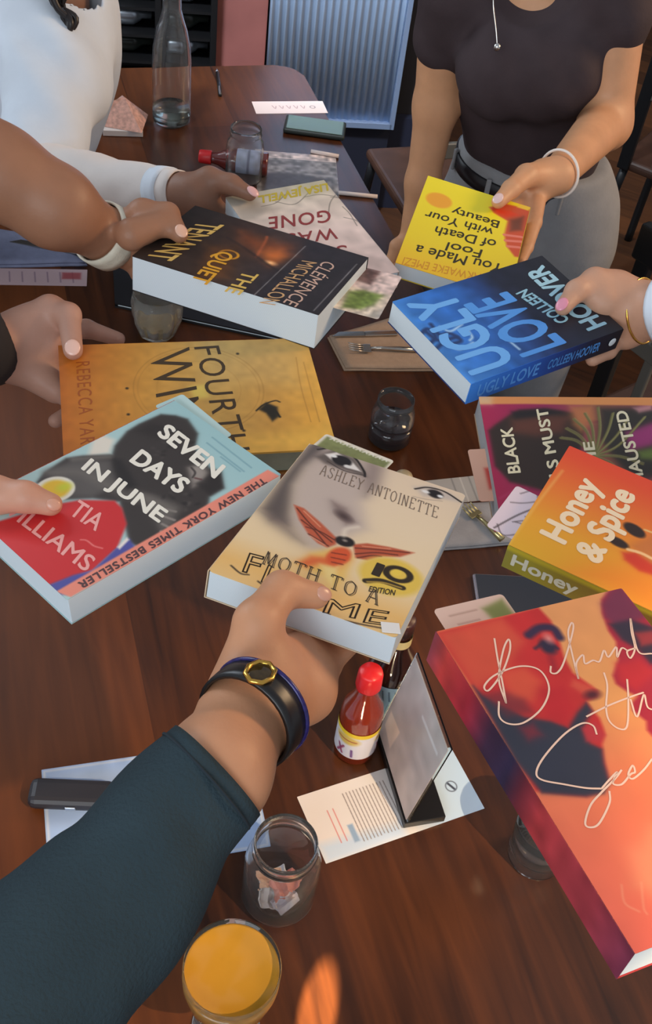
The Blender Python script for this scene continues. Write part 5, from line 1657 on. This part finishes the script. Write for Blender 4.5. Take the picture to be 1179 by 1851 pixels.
# folded paper packet beside the carafe
pk = thing('paper_packet', 'pinkish printed paper packet on a white card beside the white blouse', 'packet', ((-0.5638, 2.2290, 0.7500)[0], (-0.5638, 2.2290, 0.7500)[1], TOP))
box_obj('white_card', (0, 0, 0.007), (0.085, 0.075, 0.013), mat('white_card', (222, 216, 214), 0.7), pk, Matrix.Rotation(0.25, 3, 'Z'), 0.001)
V = [(-0.055, -0.03, 0.0142), (0.05, -0.035, 0.0142), (0.045, 0.05, 0.0142), (-0.05, 0.05, 0.0142), (-0.04, 0.0, 0.05), (0.0, 0.02, 0.062), (-0.012, 0.05, 0.05)]
mesh_obj('folded_paper', V, [(3, 2, 1, 0), (0, 1, 5, 4), (1, 2, 5), (2, 6, 5), (2, 3, 6), (3, 0, 4), (3, 4, 5, 6)], mat('pink_paper', (214, 166, 150), 0.75, noise=0.25, nscale=120), pk, False)

# pen
pen = thing('pen', 'slim black pen on the table beside the carafe', 'pen', ((-0.4013, 2.5042, 0.7500)[0], (-0.4013, 2.5042, 0.7500)[1], TOP + 0.0045))
pd = Vector((-0.4129, 2.5544, 0.7500)) - Vector((-0.3879, 2.4503, 0.7500))
pd.normalize()
tube('barrel', [-pd * 0.065, pd * 0.05], 0.0042, mat('pen_black', (28, 26, 28), 0.35), pen, 12)
tube('nib', [pd * 0.05, pd * 0.062, pd * 0.07], [0.0040, 0.002, 0.0006], steel, pen, 12)
box_obj('clip', tuple(-pd * 0.045 + Vector((0, 0, 0.0046))), (0.0016, 0.034, 0.001), steel, pen, Matrix.Rotation(math.atan2(-pd.x, pd.y), 3, 'Z'))


def strip_art(a):
    a.c[:] = (222, 200, 192)
    for i in range(5):
        x = a.w * (0.26 + 0.1 * i)
        a.line([(x, a.h * .35), (x + 5, a.h * .6), (x + 9, a.h * .4)], 2, (160, 120, 118), 0.75)
    a.ring((a.w * .82, a.h * .5), 6, 6, 2, (120, 104, 104))


on_table(((-0.3124, 2.4411, 0.7500), (-0.1528, 2.4970, 0.7500), (-0.2972, 2.3846, 0.7500)), strip_art, 'paper_strip', 'pale pink paper strip near the far phone', 'paper')

ph = thing('mobile_phone', 'phone in a dark green case near the far right table edge', 'phone', ((-0.1541, 2.3495, 0.7500)[0], (-0.1541, 2.3495, 0.7500)[1], TOP), Matrix.Rotation(0.03, 3, 'Z'))
box_obj('case', (0, 0, 0.007), (0.138, 0.072, 0.012), mat('dark_case', (38, 44, 40), 0.5), ph, None, 0.005)
box_obj('screen', (0, 0, 0.0133), (0.126, 0.062, 0.0012), mat('green_screen', (92, 112, 96), 0.25), ph, None, 0.0005)


# hot sauce bottles
def sauce_profile(s=1.0):
    return [(0, 0), (0.022 * s, 0), (0.0245 * s, 0.003), (0.0245 * s, 0.075), (0.022 * s, 0.088), (0.014 * s, 0.104), (0.0115 * s, 0.115), (0.0115 * s, 0.126), (0, 0.126)]


def sauce_bottle(label, loc, rot, lab_rgb, glass_rgb, group=None):
    r = thing('sauce_bottle', label, 'bottle', loc, rot, group)
    lathe('glass_body', sauce_profile(), mat('sauce_%d_%d_%d' % glass_rgb, glass_rgb, 0.12, spec=0.6, coat=0.6), r, 36)
    lathe('cap', [(0, 0.119), (0.0140, 0.119), (0.0145, 0.121), (0.0138, 0.142), (0.0120, 0.145), (0, 0.145)], mat('cap_red', (206, 32, 36), 0.35), r, 30, ripple=lambda a, z: 0.02 * math.sin(a * 24))
    a = Art(150, 48, 1.0, lab_rgb)
    return r, a


def wrap_label(root, a, rad, z0, z1, m=None):
    """printed label wrapped round a bottle"""
    n, k = a.nx, a.ny
    V = []
    for j in range(k):
        for i in range(n):
            t = -2 * math.pi * i / (n - 1)
            V.append((rad * math.cos(-t), rad * math.sin(-t), z1 + (z0 - z1) * j / (k - 1)))
    F = [(j * n + i, j * n + n + i, j * n + n + i + 1, j * n + i + 1) for j in range(k - 1) for i in range(n - 1)]
    o = mesh_obj('label', V, F, m or print_mat(), root)
    at = o.data.color_attributes.new('print', 'FLOAT_COLOR', 'POINT')
    c = np.clip(a.c, 0, 255) / 255
    c = np.where(c <= 0.04045, c / 12.92, ((c + 0.055) / 1.055) ** 2.4).reshape(-1, 3)
    at.data.foreach_set('color', np.concatenate([c, np.ones((len(c), 1))], 1).astype(np.float32).ravel())
    return o


sb = (0.0792, 0.7645, 0.7500)
r, a = sauce_bottle('upright hot sauce bottle with red cap and yellow topped label', (sb[0], sb[1], TOP), Matrix.Rotation(0.0, 3, 'Z'), (212, 208, 214), (126, 40, 20))
a.poly([(-2, -2), (152, -2), (152, 7), (-2, 7)], (224, 190, 44), 1)
for x0 in (0, 50, 100, 150):
    a.ell((x0, 15), 15, 8, (206, 176, 90), 0, 2)
    a.line([(x0 - 9, 30), (x0 - 3, 44)], 3, (140, 60, 92), 0.9)
    a.line([(x0 - 2, 30), (x0 - 10, 45)], 3, (140, 60, 92), 0.9)
    a.line([(x0 + 8, 32), (x0 + 9, 44)], 3, (110, 76, 130), 0.9)
    a.line([(x0 - 12, 16), (x0 + 12, 15)], 1.6, (160, 60, 50), 0.9)
wrap_label(r, a, 0.0251, 0.014, 0.060)
r.scale = (1.06, 1.06, 1.14)
d0, d1 = Vector((-0.3741, 2.1136, 0.7760)), Vector((-0.2462, 2.1196, 0.7760))
dd = (d1 - d0).normalized()
r, a = sauce_bottle('hot sauce bottle lying on its side with red cap beside the far jar', d0 + dd * 0.145, (-dd).to_track_quat('Z', 'Y').to_matrix(), (168, 178, 204), (104, 40, 36))
a.speckle(0.3, 8, 3)
a.line([(0, 24), (150, 24)], 5, (120, 126, 150), 0.7)
wrap_label(r, a, 0.0251, 0.014, 0.066)

# tall dark bottle with a pale blue label
tbx = (0.1099, 0.8268, 0.7500)
r = thing('sauce_bottle', 'tall dark bottle with pale blue label behind the moth paperback', 'bottle', (tbx[0], tbx[1], TOP))
lathe('glass_body', [(0, 0), (0.027, 0), (0.030, 0.003), (0.030, 0.10), (0.026, 0.118), (0.014, 0.140), (0.0125, 0.16), (0.0125, 0.178), (0, 0.178)], mat('dark_glass', (40, 18, 14), 0.12, coat=0.5), r, 36)
lathe('cap', [(0, 0.172), (0.0145, 0.172), (0.0148, 0.190), (0.0130, 0.193), (0, 0.193)], mat('cap_brown', (58, 28, 26), 0.4), r, 28)
a = Art(190, 60, 1.0, (150, 178, 190))
for i in range(24):
    x = 6 + i * 8
    a.line([(x, 8), (x + 3, 26)], 2.0, (70, 92, 110), 0.8)
    a.line([(x + 3, 34), (x, 52)], 1.6, (96, 118, 132), 0.7)
wrap_label(r, a, 0.0306, 0.030, 0.092)
wrap_label(r, Art(90, 20, 2.0, (186, 170, 120)), 0.0150, 0.150, 0.164)

# jars
def mason(label, base, s=1.0, group=None):
    prof = [(0.030 * s, 0), (0.037 * s, 0.003), (0.0395 * s, 0.010), (0.0395 * s, 0.078 * s), (0.0370 * s, 0.090 * s), (0.0325 * s, 0.097 * s), (0.0325 * s, 0.104 * s), (0.0340 * s, 0.1055 * s), (0.0325 * s, 0.109 * s), (0.0325 * s, 0.118 * s)]
    return vessel('glass_jar', label, 'jar', base, prof, 0.0026)


jn = mason('empty looking mason jar holding crumpled pink and white packets', (0.0106, 0.5587, 0.7500), 1.05)
jf = mason('clear glass jar standing behind the pale pink paperback', (-0.2754, 2.0906, 0.7500), 0.98)
pc = (mat('packet_white', (226, 222, 224), 0.7), mat('packet_pink', (216, 140, 128), 0.7), mat('packet_blue', (196, 200, 220), 0.7), mat('packet_peach', (226, 184, 156), 0.7))
jb = Vector((0.0106, 0.5587, 0.7500))
r3 = random.Random(5)
for i, (x, y, z, mi) in enumerate(((-0.012, -0.010, 0.012, 0), (0.010, -0.012, 0.014, 2), (-0.004, 0.012, 0.013, 0), (0.012, 0.010, 0.020, 1), (-0.012, 0.006, 0.024, 3), (0.002, -0.004, 0.030, 1))):
    bm = bmesh.new()
    bmesh.ops.create_grid(bm, x_segments=8, y_segments=6, size=0.5)
    for v in bm.verts:
        v.co = Vector((v.co.x * 0.030, v.co.y * 0.022, 0.003 * math.sin(v.co.x * 9 + i) + 0.003 * math.cos(v.co.y * 11 + i * 2) + r3.uniform(-0.0008, 0.0008)))
    o = bm_obj('sugar_packet', bm, pc[mi], None, False)
    md = o.modifiers.new('thickness', 'SOLIDIFY')
    md.thickness = 0.0015
    o.location = jb + Vector((x, y, z))
    o.rotation_euler = (r3.uniform(-0.5, 0.5), r3.uniform(-0.5, 0.5), r3.uniform(0, 3))
    tag(o, ('crumpled white packet inside the mason jar', 'crumpled pink packet inside the mason jar', 'crumpled pale blue packet inside the mason jar', 'crumpled peach packet inside the mason jar')[mi], 'packet', 'sugar packets in the jar')

jm = thing('drink_jar', 'small jar glass of dark drink between gold and blue books', 'glass', ((0.0832, 1.3544, 0.7500)[0], (0.0832, 1.3544, 0.7500)[1], TOP))
lathe('glass_body', [(0, 0), (0.030, 0), (0.0345, 0.004), (0.0350, 0.050), (0.0330, 0.062), (0.0295, 0.070), (0.0295, 0.084), (0.0275, 0.085), (0.0272, 0.070), (0.0305, 0.061), (0.0322, 0.050), (0.0320, 0.0075), (0, 0.006)], G, jm, 44)
lathe('drink', [(0, 0.0050), (0.0330, 0.0065), (0.0335, 0.040), (0, 0.040)], mat('dark_drink', (34, 14, 20), 0.05, spec=0.6), jm, 36)

fg = thing('dimpled_glass', 'dimpled clear glass with amber dregs behind the gold hardback', 'glass', ((-0.3381, 1.5347, 0.7500)[0], (-0.3381, 1.5347, 0.7500)[1], TOP))
rp = lambda a, z: 0.09 * math.cos(a * 8) * math.sin(min(max(z / 0.085, 0), 1) * math.pi)
lathe('glass_body', [(0, 0), (0.026, 0), (0.031, 0.004), (0.040, 0.035), (0.0425, 0.062), (0.0400, 0.085), (0.0378, 0.0855), (0.0400, 0.062), (0.0372, 0.036), (0.0290, 0.010), (0, 0.008)], glass('cut_glass', (250, 246, 238), 0.05, 1.3, 0.90), fg, 64, ripple=rp)
lathe('amber_drink', [(0, 0.0070), (0.0285, 0.0095), (0.0350, 0.034), (0, 0.034)], glass('amber', (236, 206, 130), 0.02, 1.33, 0.85), fg, 40)

# orange juice in a stemmed glass
oj0 = (-0.0231, 0.4106, 0.9050)
oj = thing('juice_glass', 'stemmed glass of orange juice near the photographer', 'glass', (oj0[0], oj0[1], TOP))
lathe('glass_body', [(0, 0), (0.034, 0.0), (0.035, 0.002), (0.012, 0.008), (0.005, 0.016), (0.0045, 0.050), (0.012, 0.060), (0.030, 0.075), (0.042, 0.100), (0.0465, 0.128), (0.0465, 0.155), (0.0450, 0.1555), (0.0448, 0.128), (0.0404, 0.101), (0.0286, 0.0775), (0.010, 0.0635), (0, 0.0625)], G, oj, 56)
lathe('juice', [(0, 0.0620), (0.010, 0.0630), (0.0292, 0.0765), (0.0412, 0.1004), (0.0456, 0.128), (0.0456, 0.1465), (0.0435, 0.1450), (0, 0.1448)], mat('orange_juice', (172, 124, 40), 0.12, noise=0.03, nscale=20), oj, 56)

tg = vessel('tumbler', 'clear glass tumbler half hidden under the red portrait paperback', 'glass', (0.3062, 0.6551, 0.7500), [(0.030, 0), (0.033, 0.003), (0.036, 0.05), (0.038, 0.095)], 0.0024)

ss = thing('shaker', 'small shaker with pale domed cap peeking out behind the moth paperback', 'shaker', ((0.1073, 1.2051, 0.8150)[0], (0.1073, 1.2051, 0.8150)[1], TOP))
lathe('glass_body', [(0, 0), (0.017, 0), (0.019, 0.003), (0.017, 0.045), (0.014, 0.048), (0, 0.048)], mat('salt_body', (190, 180, 160), 0.3), ss, 28)
lathe('cap', [(0, 0.046), (0.0155, 0.046), (0.0160, 0.056), (0.0125, 0.064), (0.006, 0.067), (0, 0.0675)], mat('cap_ivory', (196, 176, 140), 0.35, 0.3), ss, 28)

# napkins and cutlery
lin_m = mat('beige_linen', (168, 140, 116), 0.85, noise=0.06, nscale=90, bump=0.3, bscale=400)


def napkin(label, corners, m, z=0.004, fold=True):
    """folded cloth napkin from four table corners"""
    c = [Vector((p[0], p[1], TOP)) for p in corners]
    o0 = sum(c, Vector()) / 4
    r_ = thing('napkin', label, 'napkin', o0)
    for i, (s, zz) in enumerate(((1.0, 0.0), (0.97, z))):
        n = 14
        V, F = [], []
        for j in range(n):
            for k in range(n):
                u, v = k / (n - 1), j / (n - 1)
                p = (c[0] * (1 - u) + c[1] * u) * (1 - v) + (c[3] * (1 - u) + c[2] * u) * v
                p = (p - o0) * s
                e = min(u, v, 1 - u, 1 - v)
                V.append((p.x, p.y, zz + z * 0.9 * min(1, 0.25 + e * 8) + 0.0006 * math.sin(u * 9 + i) * math.cos(v * 7)))
        for j in range(n - 1):
            for k in range(n - 1):
                F.append((j * n + k, j * n + k + 1, j * n + n + k + 1, j * n + n + k))
        o = mesh_obj('fold', V, F, m, r_)
        md = o.modifiers.new('thickness', 'SOLIDIFY')
        md.thickness = z * 0.85
        md.offset = 0
    return r_


def cutlery(kind, label, p, q, z=0.012, m=None):
    p, q = Vector(p), Vector(q)
    d = (q - p).to_2d()
    L = d.length
    d.normalize()
    ang = math.atan2(d.y, d.x)
    r_ = thing(kind, label, kind.split('_')[-1], ((p.x + q.x) / 2, (p.y + q.y) / 2, TOP + z), Matrix.Rotation(ang, 3, 'Z'))
    m = m or mat('cutlery_steel', (190, 182, 172), 0.25, 1.0)
    h = L / 2
    if 'knife' in kind:
        bm = bmesh.new()
        add_box(bm, (-h * 0.5, 0, 0), (h, 0.013, 0.005), bevel=0.002)
        bm_obj('handle', bm, m, r_)
        V = [(0, -0.007, -0.0006), (h * 0.75, -0.009, -0.0006), (h, 0.004, -0.0006), (0, 0.006, -0.0006), (0, -0.007, 0.0012), (h * 0.75, -0.009, 0.0004), (h, 0.004, 0.0008), (0, 0.006, 0.0014)]
        mesh_obj('blade', V, [(3, 2, 1, 0), (4, 5, 6, 7), (0, 1, 5, 4), (1, 2, 6, 5), (2, 3, 7, 6), (3, 0, 4, 7)], m, r_, False)
    else:
        pts = [(-h, 0, 0), (-h * 0.5, 0, 0.002), (0, 0, 0.003), (h * 0.35, 0, 0.002)]
        tube('handle', pts, [0.0055, 0.0045, 0.003, 0.0028], m, r_, 10)
        if 'spoon' in kind:
            ellipsoid('spoon_bowl', (h * 0.66, 0, 0.001), ((1, 0, 0), (0, 1, 0), (0, 0, 1)), (h * 0.34, 0.017, 0.0045), m, r_)
        else:
            box_obj('fork_neck', (h * 0.46, 0, 0.002), (h * 0.24, 0.022, 0.002), m, r_, None, 0.001)
            for t in range(4):
                tube('tine', [(h * 0.56, -0.009 + 0.006 * t, 0.002), (h * 0.8, -0.009 + 0.006 * t, 0.003), (h, -0.009 + 0.006 * t, 0.006)], [0.0016, 0.0014, 0.0007], m, r_, 6)
    return r_


napkin('beige folded napkin with cutlery below the pink bookmark', ((-0.0438, 1.5936, 0.7500), (0.0927, 1.6993, 0.7500), (0.1749, 1.5510, 0.7500), (-0.0057, 1.5091, 0.7500)), lin_m)
cutlery('table_knife', 'steel table knife, the upper piece on the beige napkin', (0.0779, 1.6240, 0.7500), (-0.0373, 1.5887, 0.7500))
cutlery('dinner_fork', 'steel fork, the lower piece on the beige napkin', (0.1163, 1.5828, 0.7500), (-0.0045, 1.5580, 0.7500))
gl_m = mat('grey_linen', (150, 146, 146), 0.85, noise=0.10, nscale=40, bump=0.3, bscale=300)
napkin('grey folded napkin right of the cream moth paperback', ((0.1765, 1.2156, 0.7500), (0.3112, 1.2540, 0.7500), (0.2923, 1.1586, 0.7500), (0.1633, 1.1176, 0.7500)), gl_m)
cutlery('dinner_fork', 'brassy fork lying on the grey napkin by the twig bookmark', (0.2670, 1.1534, 0.7500), (0.2094, 1.2117, 0.7500), m=mat('brass_steel', (196, 180, 130), 0.3, 1.0))


def grey_sheet(a):
    a.c[:] = (172, 166, 160)
    for i in range(5):
        a.line([(a.w * (0.45 + i * .1), 0), (a.w * (0.43 + i * .1), a.h)], 3, (196, 190, 182) if i % 2 else (140, 136, 132), 0.7)


on_table(((0.1267, 1.2593, 0.7500), (0.2630, 1.3093, 0.7500), (0.1508, 1.2102, 0.7500)), grey_sheet, 'menu_sheet', 'grey striped menu sheet above the grey napkin', 'menu')

# phone with its screen dark
ip = thing('mobile_phone', 'phone with a dark screen and silver rim beneath the orange books', 'phone', ((0.3030, 1.0547, 0.7500)[0], (0.3030, 1.0547, 0.7500)[1], TOP), Matrix.Rotation(0.13, 3, 'Z'))
box_obj('rim', (0, 0, 0.004), (0.150, 0.075, 0.008), mat('phone_rim', (176, 166, 172), 0.25, 0.8), ip, None, 0.0036)
box_obj('screen', (0, 0, 0.0082), (0.143, 0.068, 0.0012), mat('phone_screen', (38, 38, 46), 0.12, coat=0.5), ip, None, 0.0004)


# sheets
def photo_sheet(a):
    a.c[:] = (196, 180, 174)
    a.poly([(0, a.h * .16), (a.w, a.h * .16), (a.w, a.h), (0, a.h)], (128, 122, 118), 1)
    a.speckle(0.7, 8, 2)
    a.blob([(10, a.h * .55), (a.w * .5, a.h * .5), (a.w * .9, a.h * .6), (a.w * .8, a.h), (10, a.h)], (70, 62, 60), 8, 0.8)
    a.line([(0, a.h * .15), (a.w, a.h * .15)], 2, (222, 204, 196))


on_table(((-0.2660, 2.2212, 0.7500), (-0.0956, 2.2464, 0.7500), (-0.2551, 2.0508, 0.7500)), photo_sheet, 'photo_sheet', 'grey photo printed sheet behind the pale pink paperback', 'paper')
for lab, p, q in (('white paper wrapped straw below the dark green phone', (-0.1506, 2.2445, 0.7500), (-0.0889, 2.2410, 0.7500)), ('white paper wrapped straw at the table edge beyond the pink paperback', (-0.0736, 2.0884, 0.7500), (0.0078, 2.0964, 0.7500))):
    p, q = Vector(p), Vector(q)
    p.z = q.z = TOP + 0.0045
    o = tube('paper_straw', [p, p * .5 + q * .5, q], 0.0042, mat('straw_paper', (226, 208, 200), 0.8), None, 12)
    tag(o, lab, 'straw')


def flyer_art(a):
    a.grad((0, 0), (a.w, 0), [(0, (232, 218, 210)), (0.55, (228, 220, 214)), (0.72, (188, 208, 228)), (1, (182, 208, 236))])
    a.poly([(0, a.h * .72), (a.w * .5, a.h * .80), (a.w * .5, a.h + 2), (0, a.h + 2)], (200, 212, 226), 6, 0.9)
    rr_ = random.Random(2)
    for i in range(13):
        x = a.w * (0.255 + i * 0.0215)
        y = a.h * 0.16
        while y < a.h * 0.86:
            l = rr_.uniform(2.5, 6.5)
            a.line([(x, y), (x, min(y + l, a.h * .88))], 1.25, (128, 112, 104), 0.75, 0.4, False)
            y += l + 1.3
    for k_ in range(2):
        a.line([(a.w * (.13 + .035 * k_), a.h * .32), (a.w * (.13 + .035 * k_), a.h * .8)], 1.3, (214, 110, 104), 0.75, 0.5, False)
    a.poly([(a.w * .20, a.h * .6), (a.w * .235, a.h * .6), (a.w * .235, a.h * .86), (a.w * .20, a.h * .86)], (150, 172, 196), 1, 0.8)
    a.ring((a.w * .88, a.h * .55), 7, 7, 1.4, (90, 100, 120))
    a.line([(a.w * .87, a.h * .50), (a.w * .89, a.h * .60)], 3, (60, 66, 84), 0.9)


on_table(((0.0168, 0.6842, 0.7500), (0.2019, 0.7867, 0.7500), (0.0515, 0.5994, 0.7500)), flyer_art, 'flyer', 'white flyer with columns of small print under the menu stand', 'flyer', step=0.6)


def blue_sheet(a):
    a.c[:] = (150, 172, 208)
    a.line([(3, 3), (a.w - 3, 3), (a.w - 3, a.h - 3), (3, a.h - 3), (3, 3)], 3, (190, 196, 208), 0.8, 1, False)
    a.speckle(0.1, 14, 4)


on_table(((-0.2912, 0.6690, 0.7500), (-0.0542, 0.7526, 0.7500), (-0.2501, 0.5293, 0.7500)), blue_sheet, 'flyer', 'pale blue flyer under the teal sleeve', 'flyer')
cs_ = thing('dark_case', 'dark oblong case lying on the pale blue flyer', 'case', ((-0.2442, 0.6366, 0.7500)[0], (-0.2442, 0.6366, 0.7500)[1], TOP + 0.001), Matrix.Rotation(0.12, 3, 'Z'))
box_obj('case_body', (0, 0, 0.011), (0.10, 0.036, 0.020), mat('case_black', (36, 34, 40), 0.45), cs_, None, 0.009)
box_obj('clasp', (0.0, -0.0185, 0.011), (0.012, 0.002, 0.007), steel, cs_, None, 0.0008)

# menu stand: black foot bar and an upright clear holder with a printed card
f0, f1 = Vector((0.1278, 0.7978, 0.7500)), Vector((0.1723, 0.6722, 0.7500))
fd = (f0 - f1)
fl = fd.length
fd.normalize()
fn = Vector((fd.y, -fd.x, 0))
ms = thing('menu_stand', 'clear menu stand on a black foot bar standing on the white flyer', 'stand', tuple((f0 + f1) / 2 + Vector((0, 0, 0.0012))), Matrix((fd, Vector((-fd.y, fd.x, 0)), Vector((0, 0, 1)))).transposed())
box_obj('foot_bar', (0, 0, 0.006), (fl, 0.052, 0.012), mat('acrylic_black', (22, 20, 20), 0.25), ms, None, 0.001)
a = Art(fl * 1000 - 6, 150, 1.5, (190, 174, 168))
a.grad((0, 0), (0, 150), [(0, (196, 192, 188)), (0.5, (182, 166, 160)), (1, (190, 168, 158))])
a.poly([(a.w * .05, 100), (a.w * .32, 96), (a.w * .30, 135), (a.w * .06, 128)], (222, 194, 176), 1, 0.9)
a.line([(a.w * .5, 30), (a.w * .9, 26)], 5, (216, 214, 212), 0.8)
a.speckle(0.14, 14, 7)
pr = card('printed_card', a, ms, Matrix(((-1, 0, 0, 0), (0, -0.16, 0.987, 0.012), (0, 0.987, 0.16, 0.0885), (0, 0, 0, 1))), 0.0008, 1)
bm = bmesh.new()
add_box(bm, (0, 0.0095, 0.0905), (fl - 0.001, 0.002, 0.156), Matrix.Rotation(math.radians(9.2), 3, 'X'))
bm_obj('clear_panel', bm, glass('acrylic_clear', (244, 248, 248), 0.03, 1.3), ms)

# far left: black folder, cutlery roll, printed strip
mf = thing('menu_folder', 'black menu folder lying under the black paperback, by the dimpled glass', 'folder', tuple((Vector((-0.4570, 1.7060, 0.7500)) + Vector((-0.1515, 1.5668, 0.7500))) / 2 + Vector((0, 0, 0.0003))))
q4 = [Vector((-0.4588, 1.7092, 0.7500)), Vector((-0.1839, 1.7165, 0.7500)), Vector((-0.1112, 1.5606, 0.7500)), Vector((-0.4258, 1.5903, 0.7500))]
for nm_, z0, z1, ins_ in (('back_cover', 0.0, 0.003, 0), ('inner_sheets', 0.0032, 0.007, 0.004), ('front_cover', 0.0072, 0.010, 0)):
    cen = sum(q4, Vector()) / 4
    pts4 = [(p - cen) * (1 - ins_ * 10) + cen - Vector(mf.location) for p in q4]
    V = [(p.x, p.y, z0) for p in pts4] + [(p.x, p.y, z1) for p in pts4]
    mesh_obj(nm_, V, [(0, 1, 2, 3), (7, 6, 5, 4), (0, 4, 5, 1), (1, 5, 6, 2), (2, 6, 7, 3), (3, 7, 4, 0)], mat('folder_black', (18, 16, 18), 0.5) if ins_ == 0 else PAPER, mf, False)
napkin('blue grey napkin roll near the left hand table edge', ((-0.7518, 1.7659, 0.7500), (-0.5611, 1.7645, 0.7500), (-0.5043, 1.7006, 0.7500), (-0.7088, 1.6382, 0.7500)), mat('blue_linen', (112, 116, 140), 0.85, noise=0.15, nscale=40, bump=0.3, bscale=300), 0.006)
cutlery('table_knife', 'steel table knife on the blue grey napkin', (-0.5175, 1.7193, 0.7500), (-0.6541, 1.7234, 0.7500), 0.015)


def left_strip(a):
    a.c[:] = (196, 168, 170)
    for i in range(9):
        x = a.w * (0.08 + 0.1 * i)
        a.line([(x, a.h * .2), (x + 3, a.h * .8)], 3, (150, 124, 136), 0.6)
    a.blob([(a.w * .8, a.h * .2), (a.w * .95, a.h * .2), (a.w * .95, a.h * .6), (a.w * .8, a.h * .6)], (160, 66, 70), 3, 0.8)


on_table(((-0.7192, 1.6390, 0.7500), (-0.5016, 1.6903, 0.7500), (-0.7025, 1.5903, 0.7500)), left_strip, 'paper_strip', 'pink printed paper strip below the blue grey napkin', 'paper')


# ------------------------------------------------------------------ chairs beyond the right edge
def chair(label, loc, rot, group=None):
    r_ = thing('metal_chair', label, 'chair', loc, Matrix.Rotation(rot, 3, 'Z'), group)
    seat = box_obj('seat', (0, 0, 0.45), (0.40, 0.40, 0.03), mat('chair_wood', (66, 44, 34), 0.4, noise=0.2, nscale=20), r_, None, 0.012)
    for sx in (-0.18, 0.18):
        tube('leg', spline([(sx, 0.18, 0.44), (sx * 1.08, 0.20, 0.2), (sx * 1.12, 0.215, 0.0)], 4), 0.013, blk, r_, 10)
        tube('leg', spline([(sx, -0.18, 0.44), (sx * 1.08, -0.21, 0.2), (sx * 1.12, -0.23, 0.0)], 4), 0.013, blk, r_, 10)
        box_obj('back_post', (sx, -0.20, 0.66), (0.034, 0.022, 0.44), blk, r_, None, 0.004)
    box_obj('top_rail', (0, -0.20, 0.865), (0.42, 0.024, 0.075), blk, r_, None, 0.006)
    box_obj('back_slat', (0, -0.20, 0.67), (0.36, 0.014, 0.04), mat('grey_metal', (120, 116, 108), 0.4, 0.5), r_, None, 0.003)
    for s in (-0.09, 0.09):
        box_obj('back_spindle', (s, -0.20, 0.66), (0.022, 0.012, 0.37), mat('grey_metal', (120, 116, 108), 0.4, 0.5), r_, None, 0.003)
    return r_


chair('black metal chair right behind the hand with the gold bracelet', (0.80, 1.87, 0.0), -0.85)
chair('black metal chair in the dark between corrugated panel and woman', (0.22, 2.75, 0.0), 0.4)
chair('black metal chair in the background right of the woman', (0.95, 3.1, 0.0), -0.5)
